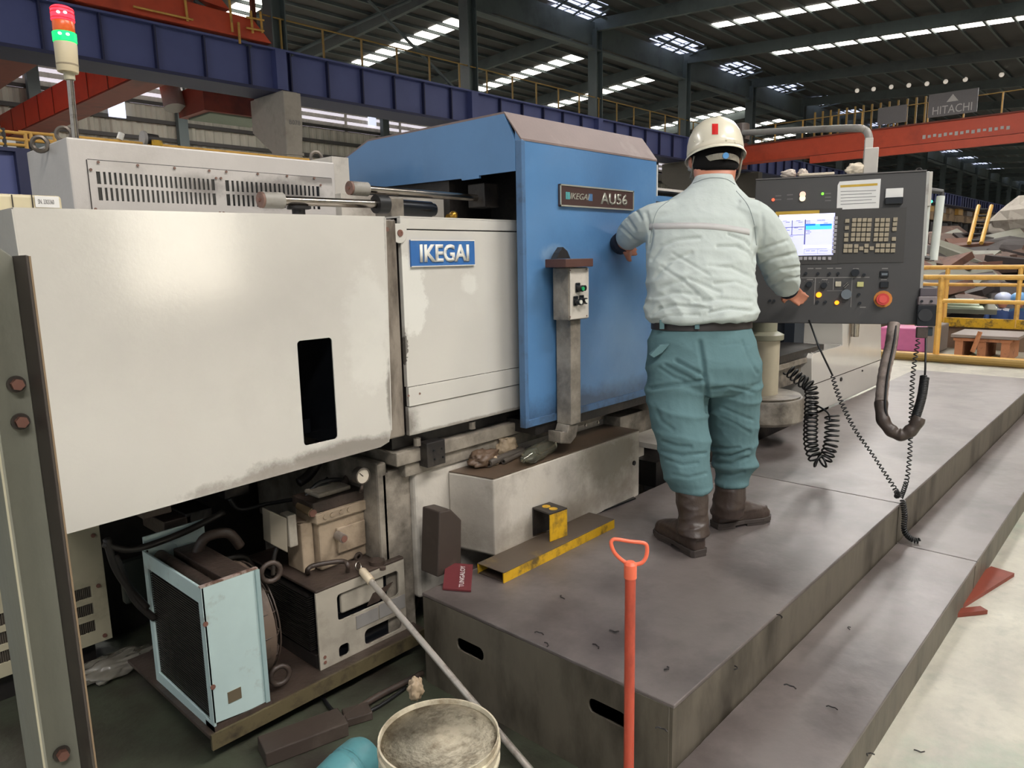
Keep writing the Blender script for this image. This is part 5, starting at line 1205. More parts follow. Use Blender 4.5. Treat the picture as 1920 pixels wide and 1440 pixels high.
    cl('coiled_cord', [atd(1478, 693, 4.15), atd(1500, 712, 4.1), atd(1520, 728, 4.05), atd(1521, 770, 4.0), atd(1520, 830, 3.9), atd(1531, 862, 3.85), atd(1546, 862, 3.85), atd(1558, 830, 3.88), atd(1560, 778, 3.9)], (lambda f: .034), .0055, 34, 'thick black coiled cord hanging in a loop beside the pedestal')
    MB().tube(spline([atd(1521, 758, 4.0), atd(1535, 762, 3.95), atd(1553, 775, 3.9), atd(1556, 790, 3.88)], 6), .0055, 6).build('cord_tail', black, label='straight black cable end joining the two sides of the thick coil', cat='cable', smooth='all')
    pe = at(1697, 948, Z=.362)
    MB().tube([atd(1517, 600, 3.55), atd(1535, 650, 3.52), atd(1561, 704, 3.5)], .0045, 6).build('straight_cord', black, label='thin straight black cord hanging from the panel underside', cat='cord', smooth='all')
    edge = V((3.691, .893, .37))
    cl('coiled_cord', [atd(1561, 704, 3.5), atd(1572, 740, 3.48), atd(1600, 800, 3.43), atd(1640, 858, 3.37), atd(1680, 920, 3.32), edge + V((0, .02, .012))], lambda f: .0085 + .002 * math.sin(f * 9), .003, 42, 'thin black coiled cord stretched slanting down to the platform joint')
    cl('coiled_cord', [atd(1722, 636, 3.3), atd(1712, 700, 3.32), atd(1709, 760, 3.33), atd(1706, 850, 3.33), atd(1700, 900, 3.33), edge + V((0, .0, .012))], .0085, .003, 40, 'thin black coiled cord hanging straight down from the hand pendant')
    cl('cord_bundle', [edge + V((0, -.008, 0)), V((3.691, .872, .30)), V((3.69, .868, .22)), V((3.72, .84, .175)), V((3.735, .81, .17))], .010, .0045, 22, 'tangled cord bundle falling over the platform edge at the joint')
    MB().tube([atd(1736, 634, 3.3), atd(1735, 690, 3.3), atd(1734, 706, 3.3)], .0045, 6).build('straight_cord', black, label='straight black lead from the pendant to its tight coil', cat='cord', smooth='all')
    cl('tight_coil', [atd(1734, 706, 3.3), atd(1728, 745, 3.29), atd(1716, 785, 3.28)], .016, .005, 26, 'tightly wound short black coil held in the wrapped hose end')
    return O, U, Vv, N_
PANEL = panel()

# ================================================================ UNITS UNDER THE HEADSTOCK
def underunits():
    zs = .10
    # base plate carrying the cooler and the tank
    pl = thing('equipment_tray', (1.2, 2.4, 0), 'oily steel tray on the floor under the cooler and the hydraulic tank', 'tray')
    MB().box(.845, 1.72, 2.075, 2.75, zs - .012, zs).build('tray_plate', brownrad, pl)
    MB().box(.845, 1.72, 2.07, 2.08, .055, zs + .006).build('tray_lip', M('dirty olive edge', (96, 86, 62), .5, dirt=(60, 52, 42), damt=.5, dscale=12), pl)
    for x in (.9, 1.3, 1.65): MB().box(x, x + .06, 2.15, 2.7, 0, zs - .012).build('tray_foot', darkgap, pl)
    # oil cooler
    c = thing('oil_cooler', (.95, 2.3, zs), 'pale mint oil cooler with dark radiator face and fan, nearest unit under the lathe', 'cooler')
    x0, x1, y0, y1, z0 = .862, 1.046, 2.085, 2.53, zs + .001
    z1 = at(372, 1105, Y=2.085).z
    sl = at(480, 1062, Y=2.085).z
    pts = [(x0, z0 + .03), (x1, z0 + .012), (x1, z1), (x0, z1)]
    sp = MB().prism([(p[0], y0, p[1]) for p in pts], (0, .005, 0)).build('side_panel', mint, c, bevel=.002)
    MB().box(x1 - .012, x1 + .002, y0 - .008, y0, z0 + .02, z1).build('side_flange', M('grey mint', (150, 172, 172), .4), sp)
    MB().box(x0 - .002, x1, y0 - .001, y0 + .012, z1, z1 + .005).build('chipped_top_edge', M('chipped top edge', (176, 158, 148), .5, dirt=(110, 84, 72), damt=.6, dscale=30, soft=.1), sp)
    MB().box(x0, x1 + .01, y0 - .004, y0 + .06, z0 - .0, z0 + .02).build('foot_angle', brownrad, sp)
    for q in ((385, 1170), (399, 1288)): k = at(*q, Y=y0 - .001); MB().cyl(k, k - V((0, .003, 0)), .008, seg=12).build('side_bolt', boltm, sp)
    k = at(440, 1303, Y=y0 - .001); MB().box(k.x - .022, k.x + .022, y0 - .002, y0, k.z - .02, k.z + .018).build('rating_plate', M('bronze plate', (134, 120, 98), .35, .5), sp)
    fx = frame(V((x0, 0, 0)), V((0, -1, 0)), V((-1, 0, 0)))
    holed([(-y1, z0), (-y0, z0), (-y0, z1), (-y1, z1)], [[(-y1 + .03, z0 + .04), (-y0 - .028, z0 + .03), (-y0 - .028, z1 - .055), (-y1 + .03, z1 - .055)]], .008, fx).build('radiator_frame', mint, c, bevel=.001)
    fn = MB().box(x0 + .03, x0 + .05, y0 + .02, y1 - .02, z0 + .02, z1 - .03)
    rad = fn.build('radiator_core', fins, c)
    f0 = MB().box(x0 + .010, x0 + .03, y0 + .026, y1 - .028, z0 + .03, z0 + .034).build('radiator_fin', fins, c)
    n = 44
    for i in range(1, n): inst(f0, (0, 0, (z1 - z0 - .1) * i / n), c)
    MB().box(x0 + .02, x1, y1 - .006, y1, z0, z1 + .02).build('rear_panel', mint, c)
    bk = [(x0 + .003, z1 + .0), (x0 + .003, z1 + .05), (x1 + .03, z1 + .055), (x1 + .03, z1 - .07), (x0 + .13, z1 - .07), (x0 + .11, z1 - .01), (x0 + .08, z1 + .015), (x0 + .02, z1)]
    MB().prism([(p[0], y1 - .012, p[1]) for p in bk], (0, .008, 0)).build('rear_bracket', mint, c, bevel=.002)
    MB().box(x0 + .05, x1, y0 + .02, y1 - .02, z0 + .05, z1 - .05).build('cooler_core', brownrad, c, bevel=.01)
    MB().cyl((x0 + .05, y0 + .01, z1 - .03), (x0 + .05, y1 - .02, z1 - .03), .022).build('header_pipe', brownrad, c, smooth=True)
    MB().box(x0 + .09, x1 - .005, y0 + .03, y1 - .03, z1 - .05, z1 - .012).build('fan_duct', brownrad, c, bevel=.004)
    fc = V((x1 + .002, y0 + .2, (z0 + z1) / 2 - .01))
    fan = MB()
    for r in (.19, .16, .13, .1, .07): fan.ring(fc + V((.065 + .02 * (.19 - r) / .19, 0, 0)), (1, 0, 0), r, .003, 32, 5)
    for k in range(16):
        a = 2 * PI * k / 16; d = V((0, math.cos(a), math.sin(a)))
        fan.tube([fc + d * .2, fc + d * .195 + V((.05, 0, 0)), fc + d * .17 + V((.07, 0, 0)), fc + d * .05 + V((.085, 0, 0))], .0028, 5)
    fan.build('fan_guard', brownrad, c, smooth='all')
    MB().lathe(fc, [(.2, 0), (.2, .045), (.19, .05), (.06, .052), (.055, .075), (.001, .076)], 36, (1, 0, 0)).build('fan_motor', M('dusty fan motor', (100, 84, 72), .6, dirt=(60, 50, 44), damt=.5, dscale=12, stretch=(1, 1, .3)), c, smooth=True)
    for zc_, yy in ((z1 - .05, y0 + .05), (z0 + .06, y0 + .045)):
        MB().ring((x1 + .07, yy, zc_), (.2, 1, 0), .032, .009, 16, 8).build('union_elbow', brownrad, c, smooth='all')
    MB().tube(spline([V((x1 - .05, y1 - .12, z1 - .02)), V((x1 - .02, y1 - .13, z1 + .03)), V((x1 + .05, y1 - .15, z1 + .03)), V((x1 + .09, y1 - .15, z1 - .03))], 6), .018, 10).build('top_hose', brownrad, c, smooth='all')
    # hydraulic tank
    Yt = 2.135; T = lambda x, y: at(x, y, Y=Yt)
    a, b_ = T(586, 1112), T(757, 1052)
    X0, X1, Z0, Z1 = a.x, b_.x, zs + .001, (a.z + b_.z) / 2 + .0
    X0 = (T(586, 1112).x + T(606, 1250).x) / 2
    t = thing('hydraulic_tank', ((X0 + X1) / 2, 2.3, zs), 'grimy cream hydraulic tank frame with finned side behind the cooler', 'tank')
    w0, w1 = T(625, 1125), T(745, 1150)
    h1 = rrect(X0 + .085, X1 - .03, Z0 + .155, Z1 - .035, .015, 4)
    h2 = rrect(X0 + .08, X0 + .125, Z0 + .012, Z0 + .06, .014, 4)
    h3 = rrect(X1 - .2, X1 - .02, Z0 + .012, Z0 + .075, .02, 4)
    holed([(X0, Z0), (X1, Z0), (X1, Z1), (X0, Z1)], [h1, h2, h3], .008, fplate(Yt)).build('front_panel', tankm, t, bevel=.001)
    MB().box(X0, X1, Yt, 2.62, Z1, Z1 + .01).build('tank_lid', brownrad, t, bevel=.003)
    MB().box(X0 + .02, X1 - .02, Yt + .03, 2.6, Z0, Z1 - .01).build('tank_body', blackm, t)
    MB().box(X0 + .11, X1 - .09, Yt + .012, Yt + .03, Z0 + .17, Z1 - .02).build('inner_motor', tankm, t, bevel=.008)
    MB().hexa([(X0 + .22, Yt + .009, Z0 + .16), (X1 - .12, Yt + .009, Z0 + .16), (X1 - .12, Yt + .012, Z0 + .16), (X0 + .22, Yt + .012, Z0 + .16), (X0 + .25, Yt + .009, Z0 + .2), (X1 - .05, Yt + .009, Z1 - .08), (X1 - .05, Yt + .012, Z1 - .08), (X0 + .25, Yt + .012, Z0 + .2)]).build('torn_cover', brownrad, t)
    MB().box(X0 + .16, X0 + .26, Yt - .0025, Yt - .0005, Z0 + .095, Z0 + .145).box(X0 + .265, X1 - .005, Yt - .0025, Yt - .0005, Z0 + .095, Z0 + .15).build('grey_patch', M('grey tape', (140, 136, 132), .5), t)
    fin = MB().box(X0 - .004, X0 + .02, Yt + .05, 2.6, Z0 + .06, Z0 + .0625).build('side_fin', fins, t)
    for i in range(1, 26): inst(fin, (0, 0, i * (Z1 - Z0 - .08) / 26), t)
    MB().box(X0 - .002, X0 + .02, Yt + .02, 2.6, Z0, Z0 + .05).build('side_skirt', fins, t)
    for q in (.025, .045): MB().cyl((X0 + .02, Yt - .001, Z0 + q), (X0 + .02, Yt - .003, Z0 + q), .006, seg=8).build('panel_bolt', boltm, t)
    k = at(707, 1052, Z=Z1 + .02); MB().cyl((k.x, k.y, Z1 + .01), (k.x, k.y, Z1 + .024), .03).cyl((k.x - .02, k.y - .06, Z1 + .01), (k.x - .02, k.y - .06, Z1 + .02), .012).build('filler_cap', brownrad, t, smooth=True)
    zl = Z1 + .011
    MB().tube(spline([at(577, 1075, Z=zl), at(577, 1068, Z=zl + .04), at(590, 1060, Z=zl + .045), at(640, 1052, Z=zl + .045), at(652, 1060, Z=zl + .035), at(652, 1072, Z=zl)], 5), .009, 8).build('lift_handle', brownrad, t, smooth='all')
    # valve and pump block on the tank
    Yp = 2.26; P = lambda x, y, Y=Yp: at(x, y, Y=Y)
    v = thing('pump_block', (P(630, 1075).x, Yp + .06, zl), 'tan cast hydraulic pump block with round gauge standing on the tank', 'pump')
    ax0, ax1 = P(598, 1000).x, P(690, 1000).x
    zb = zl + .001; zt = P(640, 942).z
    ax0 = P(602, 1060).x
    MB().box(ax0, ax1 - .01, Yp, Yp + .13, zb, zt - .02).build('main_casting', cast, v, bevel=.008)
    MB().box(ax0 + .07, ax1 - .02, Yp - .014, Yp, zb + .05, zb + .15).build('cast_boss', cast, v, bevel=.004)
    MB().box(ax0 - .055, ax0 - .004, Yp + .03, Yp + .14, zb, zt - .05).build('side_casting', cast, v, bevel=.006)
    tb = MB().box(ax0 - .015, ax1 + .012, Yp - .014, Yp + .13, zt - .055, zt - .012).build('valve_body', cast, v, bevel=.007)
    MB().box(ax0 - .02, ax1, Yp - .005, Yp + .14, zt - .012, zt + .03).build('valve_cap', brownrad, v, bevel=.004)
    MB().box(ax0 + .02, ax1 - .05, Yp + .02, Yp + .12, zt + .03, zt + .05).build('valve_top', creamdirty, v, bevel=.008)
    for fx_ in (.02, .05, .09, .125): MB().cyl((ax0 + fx_, Yp - .014, zt - .03), (ax0 + fx_, Yp - .02, zt - .03), .008, seg=8).build('valve_bolt', cast, v)
    k = P(632, 1003, Yp - .015); MB().tube([k, k - V((.0, .045, .004))], .0165, 20).build('sight_port', M('steel port', (150, 140, 132), .4, .5), v, smooth=True)
    MB().cyl(k - V((0, .045, .004)), k - V((0, .048, .004)), .0125).build('port_plug', boltm, v)
    k = P(586, 962, Yp); MB().tube([k, P(562, 948, Yp + .1)], .017, 14).build('solenoid', M('tan coil', (120, 100, 74), .5), v, smooth=True); MB().cyl(k, k - V((0, .006, 0)), .014).build('solenoid_nut', boltm, v)
    k = P(678, 892, 2.14)
    MB().lathe(k + V((0, .02, 0)), [(.001, 0), (.031, 0), (.031, .03), (.027, .032), (.027, .026)], 28, (0, -1, 0)).build('gauge_case', steeld, v, smooth=True)
    gf = MB().cyl(k - V((0, .006, 0)), k - V((0, .008, 0)), .0265).build('gauge_face', M('gauge face', (196, 186, 170), .3), v)
    MB().tube([k - V((0, .0095, 0)), k + V((-.014, -.0095, .014))], .0012, 5).build('gauge_needle', black, gf)
    MB().tube(spline([k - V((0, 0, .03)), k - V((0, -.01, .06)), V((ax1 - .02, Yp + .02, zt + .02))], 4), .006, 8).build('gauge_pipe', brownrad, v, smooth='all')
    MB().tube([P(640, 915, 2.34), P(655, 890, 2.38), P(700, 850, 2.46)], .016, 10).build('outlet_pipe', brownrad, v, smooth='all')
    MB().tube(spline([P(690, 1040, 2.3), P(700, 1030, 2.3), P(708, 1020, 2.3), P(702, 1000, 2.3)], 4), .01, 8).build('elbow_pipe', cast, v, smooth='all')
    k = P(672, 1044, Yp - .01); MB().ring(k, (0, 1, 0), .014, .006, 14, 6).build('pipe_union', brownrad, v)
    for (pts, r) in (([(575, 930), (600, 905), (640, 900), (662, 915)], .009), ([(570, 935), (590, 912), (625, 908)], .006)):
        MB().tube(spline([P(*q, 2.36) for q in pts], 5), r, 8).build('hose', black, v, smooth='all')
    jb = thing('terminal_box', P(535, 1035, 2.3), 'small cream terminal box hanging left of the pump block', 'box')
    a, b_ = P(540, 968, 2.28), P(560, 1023, 2.28)
    MB().box(a.x, b_.x, 2.28, 2.34, b_.z, a.z).build('box_cover', tankm, jb, bevel=.005)
    p0, p1 = P(505, 958, 2.345), P(540, 1036, 2.345)
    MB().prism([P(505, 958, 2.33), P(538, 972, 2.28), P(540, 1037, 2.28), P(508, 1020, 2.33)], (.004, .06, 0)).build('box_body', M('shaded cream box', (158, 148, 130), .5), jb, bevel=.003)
    MB().tube(spline([P(520, 1025, 2.33), P(515, 1040, 2.33), P(512, 1060, 2.33), P(512, 1078, 2.33)], 5), .008, 8).build('conduit_hose', darkgap, jb, smooth='all')
    # small beige cabinet behind the column
    Yc = 2.95; K = lambda x, y: at(x, y, Y=Yc)
    bb = thing('beige_cabinet', (.6, 3.2, .15), 'beige vented electrical cabinet low behind the steel column', 'cabinet')
    xr = (K(187, 985).x + K(210, 1195).x) / 2; zb = K(210, 1196).z; xl = K(-90, 1200).x
    rows = [((137, 1099), (171, 1129)), ((141, 1131), (175, 1162)), ((145, 1163), (180, 1195))]
    hs = []
    for i, z_ in enumerate((K(155, 1114).z, K(158, 1146).z, K(162, 1178).z)):
        for j, xx in enumerate((K(137, 1115).x, )):
            hs.append([(xx, z_ - .022), (K(172, 1115).x, z_ - .022), (K(172, 1115).x, z_ + .022), (xx, z_ + .022)])
        xx = K(-60, 1170).x; hs.append([(xx, z_ - .022), (K(34, 1160).x, z_ - .022), (K(34, 1160).x, z_ + .022), (xx, z_ + .022)])
    holed([(xl, zb), (xr, zb), (xr, .9), (xl, .9)], hs, .006, fplate(Yc)).build('front_panel', beige, bb, bevel=.001)
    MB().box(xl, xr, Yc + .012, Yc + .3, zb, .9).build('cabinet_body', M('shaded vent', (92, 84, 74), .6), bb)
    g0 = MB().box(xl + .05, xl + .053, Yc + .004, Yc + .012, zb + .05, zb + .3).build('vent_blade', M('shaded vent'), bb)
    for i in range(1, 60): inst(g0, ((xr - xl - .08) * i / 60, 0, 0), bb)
    for q in ((174, 1004), (184, 1098), (196, 1191)): k = K(*q); MB().cyl(k - V((0, .001, 0)), k - V((0, .006, 0)), .008, seg=8).build('panel_screw', boltm, bb)
    MB().box(xl, xr - .05, Yc + .05, Yc + .28, 0, zb).build('cabinet_foot', darkgap, bb)
    # wrapping film and timbers on the floor
    b_ = MB(); bmesh.ops.create_icosphere(b_.bm, subdivisions=4, radius=1); k = at(206, 1250, Z=.03)
    for q in b_.bm.verts:
        n = q.co.copy(); f = 1 + .45 * noise.fractal(n * 2.2, .9, 2, 4); q.co = k + V((n.x * .14 * f, n.y * .07 * f, max(n.z, -.6) * .035 * f))
    b_.build('plastic_wrap', M('crumpled film', (190, 184, 170), .12, trans=.6, var=.1), label='crumpled clear plastic film on the dark floor beside the column', cat='wrap', smooth='all')
    def beam(a, c_, w, h, l, mat=brownwood, nm='timber'):
        p, q = at(*a, Z=0.001), at(*c_, Z=0.001); d = (q - p).normalized(); n = V((-d.y, d.x, 0))
        MB().obox(p, d, n, ZU, 0, (q - p).length, 0, w, 0, h).build(nm, mat, label=l, cat='timber', bevel=.004)
    beam((500, 1440), (655, 1380), .1, .05, 'short dark timber on the floor between the tray and the bucket')
    beam((650, 1365), (700, 1350), .07, .03, 'small dark wood offcut on the floor by the white bucket')
    for (pts, r, l) in (([(560, 1385), (640, 1350), (700, 1310), (792, 1262)], .012, 'brown floor cable running under the tray towards the platform'), ([(600, 1300), (640, 1345), (700, 1330), (760, 1290)], .007, 'thin black cable curling on the floor behind the bucket'), ([(750, 1190), (770, 1150), (795, 1100)], .014, 'dull rod leaning in the gap beside the platform corner')):
        zz = [.02, .012, .05][0 if r == .012 else 1 if r == .007 else 2]
        MB().tube(spline([at(*q, Z=zz) for q in pts], 6), r, 8).build('floor_cable', brownrad if r > .01 else black, label=l, cat='cable', smooth='all')
underunits()

# ================================================================ FOREGROUND COLUMN
def column():
    Yf = 1.30
    xr = at(150, 1200, Y=Yf).x; xl = at(48, 1200, Y=Yf).x
    t = thing('steel_column', ((xl + xr) / 2, Yf + .06, 0), 'grey green bolted steel channel column in the left foreground', 'column')
    zt_r = at(65, 480, Y=Yf).z; zt_l = zt_r + .055
    def fl(x0, x1, y0, y1, ztop0, ztop1, n, m_):
        return MB().hexa([(x0, y0, 0), (x1, y0, 0), (x1, y1, 0), (x0, y1, 0), (x0, y0, ztop0), (x1, y0, ztop1), (x1, y1, ztop1), (x0, y1, ztop0)]).build(n, m_, t, bevel=.0015)
    w = xr - xl
    zw = lambda x: zt_r + (zt_l - zt_r) * (xr - x) / w
    fl(xr - .006, xr, Yf, Yf + .075, zt_r + .002, zt_r, 'flange', postd)
    fl(xl, xl + .006, Yf, Yf + .13, zw(xl), zw(xl + .006), 'flange', postm)
    fl(xl + .006, xr - .006, Yf + .069, Yf + .075, zw(xl), zw(xr), 'web', postm)
    MB().box(xr - .002, xr + .0008, Yf - .001, Yf + .003, 0, zt_r).build('edge_strip', M('edge strip', (128, 108, 84), .5), t)  # thin lighter strips along both flange edges
    MB().box(xl - .0008, xl + .002, Yf - .001, Yf + .002, 0, zw(xl) - .3).build('edge_strip', M('pale edge strip', (168, 162, 140), .5), t)
    fl(xl - .16, xl - .05, Yf + .1, Yf + .11, zw(xl) + .1, zw(xl), 'side_plate', postm)
    for q in ((30, 720), (38, 790), (115, 1412)):
        k = at(*q, Y=Yf + .068)
        MB().cyl(k, k - V((0, .003, 0)), .0135, seg=20).build('washer', postd, t)
        MB().cyl(k - V((0, .003, 0)), k - V((0, .014, 0)), .0095, seg=6).build('bolt_head', boltm, t)
    MB().tube([at(0, 1050, Y=2.2), at(30, 1110, Y=2.2)], .012, 8).build('orange_cable', craned, label='thin dark red rod behind the column at the left edge', cat='rod')
column()

# ================================================================ BUCKET, JUG, POLES
def foreground():
    # bucket
    C = V((1.36, 1.30, 0))
    c = at(823, 1377, Z=.36); rim = c; r = .148
    # rim radius from the photograph's width at this distance
    dpt = (R.transposed() @ (rim - CAM))[2]; r = 113 / FPX * dpt
    t = thing('bucket', (rim.x, rim.y, 0), 'scuffed cream plastic bucket full of dusty residue standing before the platform', 'bucket')
    b = (rim.x, rim.y, 0); zt = rim.z
    def wob(o, am):
        for v in o.data.vertices: v.co.z += am * noise.noise(V((v.co.x * 9, v.co.y * 9, 1.5))) * (1 if v.co.z > zt - .02 else 0)
    sh = MB().lathe(b, [(r * .84, .0), (r * .85, .004), (r * .965, zt - .07), (r * 1.01, zt - .066), (r * 1.01, zt - .058), (r * .975, zt - .056), (r * .98, zt - .035), (r * 1.02, zt - .032), (r * 1.02, zt - .022), (r * .985, zt - .02), (r * .995, zt - .006), (r * 1.005, zt), (r * .975, zt), (r * .965, zt - .006), (r * .93, zt - .10), (r * .9, .02), (.001, .02)], 56).build('bucket_shell', bucketm, t, smooth=True)
    bi = MB(); rings = []
    for i in range(14):
        f = i / 13; rr = r * (.962 - .95 * f); rings.append([V(b) + V((rr * math.cos(a), rr * math.sin(a), zt - .012 - .045 * min(1, f * 2.2) + .012 * noise.noise(V((math.cos(a) * f * 3, math.sin(a) * f * 3, 2))))) for a in [2 * PI * k / 48 for k in range(48)]])
    bi.loft(rings).build('residue', bucketin, t, smooth='all')
    for z_ in (zt - .062, zt - .027): MB().ring((b[0], b[1], z_ - .006), (0, 0, 1), r * .985, .0025, 48, 5).build('dark_ring', darkgap, sh)  # thin dark ring under each rib
    for q in ((807, 1353), (790, 1415), (797, 1402), (843, 1325)):
        k = at(*q, Z=zt - .05); MB().sphere(k, .006, (1, 1, .6), 8, 6).build('black_crumb', black, t)
    # rag hanging behind the bucket
    b_ = MB(); bmesh.ops.create_icosphere(b_.bm, subdivisions=4, radius=1); k = at(779, 1292, Z=.33)
    for q in b_.bm.verts:
        n = q.co.copy(); f = 1 + .4 * noise.fractal(n * 2 + V((4, 0, 0)), .9, 2, 4); q.co = k + V((n.x * .022 * f, n.y * .018 * f, n.z * .034 * f))
    b_.build('torn_rag', ragm, label='torn pale rag stuck up behind the bucket rim', cat='rag', smooth='all')
    # cyan jug lying down
    j0, j1 = at(618, 1478, Z=.085), at(690, 1412, Z=.085)
    d = (j1 - j0).normalized()
    MB().tube([j0 - d * .1, j0, j0 + d * .06, j0 + d * .064, j0 + d * .072, j0 + d * .076, j0 + d * .083, j0 + d * .087, j1 - d * .03, j1 - d * .01, j1], [.055, .066, .07, .066, .066, .07, .066, .07, .068, .058, .03], 28).build('cyan_jug', cyanp, label='scratched cyan plastic jug lying at the bottom edge beside the bucket', cat='jug', smooth=True)
    # aluminium pole leaning across
    d0, d1 = 2.72, 1.75
    a, m_, e = atd(683, 1075, 2.62), None, atd(1010, 1466, 1.95)
    # runs from the tank lid down to the floor in front of the platform
    top = at(683, 1075, Y=2.12); bot = at(1010, 1466, Z=.0)
    bot = at(1000, 1450, Z=.01)
    t2 = thing('broom_pole', (bot.x, bot.y, .0), 'long aluminium pole with cream ring tip leaning from the floor onto the tank', 'pole')
    d = (top - bot).normalized(); L = (top - bot).length
    MB().tube([bot, top - d * .0], .0115, 14).build('pole_tube', alu, t2, smooth=True)
    MB().tube([top - d * .045, top + d * .012, top + d * .022], [.0165, .0155, .009], 16).build('pole_tip', M('cream tip', (222, 206, 178), .5, dirt=(160, 130, 100), damt=.3, dscale=30), t2, smooth=True)
    MB().ring(top + d * .04, V((.3, -1, .4)), .0145, .004, 20, 8).build('hanging_ring', steel, t2, smooth='all')
    # orange pull rod standing up
    k0 = at(1183, 1470, X=1.45); 
    k0 = atd(1183, 1440, 1.52); top = atd(1181, 1080, 1.66)
    # vertical rod: keep it upright at one floor position
    xy = atd(1182, 1080, 1.62); zt = xy.z
    k = thing('pull_hook', (xy.x, xy.y, 0), 'orange red pull rod with D shaped grip standing in front of the platform end', 'rod')
    MB().tube([(xy.x, xy.y, .001), (xy.x, xy.y, zt)], .0122, 16).build('rod_tube', redplast, k, smooth=True)
    MB().tube([(xy.x, xy.y, zt - .004), (xy.x, xy.y, zt + .028), (xy.x, xy.y, zt + .034)], [.0142, .0142, .009], 18).build('grip_socket', redhandle, k, smooth=True)
    pts = [(1180, 1058), (1166, 1050), (1152, 1036), (1146, 1020), (1148, 1013), (1156, 1011), (1180, 1015), (1206, 1018), (1213, 1025), (1212, 1042), (1205, 1054), (1194, 1058)]
    MB().tube(spline([atd(*q, 1.62) for q in pts + pts[:1]], 4)[:-1], .0044, 10, closed=True).build('grip_loop', redhandle, k, smooth='all')
foreground()

# ================================================================ THE OPERATOR
def remesh(mb, voxel, smooth_it=6, wrinkle=None):
    me = bpy.data.meshes.new('tmp'); bmesh.ops.recalc_face_normals(mb.bm, faces=mb.bm.faces[:]); mb.bm.to_mesh(me); mb.bm.free()
    o = bpy.data.objects.new('tmp', me); COL.objects.link(o)
    r = o.modifiers.new('r', 'REMESH'); r.mode = 'VOXEL'; r.voxel_size = voxel; r.use_smooth_shade = True
    s = o.modifiers.new('s', 'SMOOTH'); s.factor = .5; s.iterations = smooth_it
    bpy.context.view_layer.update(); out = mesh_from(o)
    bpy.data.objects.remove(o); bpy.data.meshes.remove(me)
    if wrinkle:
        out.update(); ns = [v.normal.copy() for v in out.vertices]
        for v, n in zip(out.vertices, ns): v.co += n * wrinkle(v.co)
    b = MB(); b.bm.from_mesh(out); bpy.data.meshes.remove(out); return b
RT = V((R[0][0], R[1][0], 0)).normalized(); FW = V((-RT.y, RT.x, 0))
def ell(c, a, b_, ang=0, n=20, tilt=0):
    u = RT; w = FW
    if ang: u = RT * math.cos(ang) + FW * math.sin(ang); w = -RT * math.sin(ang) + FW * math.cos(ang)
    return [c + u * a * math.cos(2 * PI * k / n) + w * b_ * math.sin(2 * PI * k / n) + ZU * tilt * math.sin(2 * PI * k / n) for k in range(n)]
def rings_px(spec, n=20):
    """spec rows: x centre, y, half width in px, depth half in m, distance, tilt"""
    out = []
    for s in spec:
        x, y, hw, dh, d = s[:5]; c = atd(x, y, d)
        out.append(ell(c, hw / FPX * d, dh, 0, n, s[5] if len(s) > 5 else 0))
    return out
def pixof(p):
    c = R.transposed() @ (p - CAM); return 960 + FPX * c[0] / c[2], 720 + FPX * c[1] / c[2]
def folds(lines):
    segs = []
    for pts, amp, w in lines:
        for a, b_ in zip(pts, pts[1:]): segs.append((a[0], a[1], b_[0] - a[0], b_[1] - a[1], amp, w))
    def f(co, no):
        if no.dot(CAM - co) <= 0: return 0
        x, y = pixof(co); v = {}
        for ax, ay, dx, dy, amp, w in segs:
            if abs(x - ax - dx / 2) > abs(dx) / 2 + 22 or abs(y - ay - dy / 2) > abs(dy) / 2 + 22: continue
            L2 = dx * dx + dy * dy; t = max(0, min(1, ((x - ax) * dx + (y - ay) * dy) / L2))
            d = math.hypot(x - ax - dx * t, y - ay - dy * t) / w
            k = (1 - d * d) * math.exp(-d * d)           # valley with a raised lip on each side
            v[(amp, w)] = max(v.get((amp, w), -9), k) if k > 0 else v.get((amp, w), k)
        return -sum(a[0] * k for a, k in v.items()) * .001
    return f
def apply_folds(o, lines, org):
    f = folds(lines); me = o.data; me.update(); ns = [v.normal.copy() for v in me.vertices]
    for v, n in zip(me.vertices, ns): v.co += n * f(v.co + org, n)
    me.update()
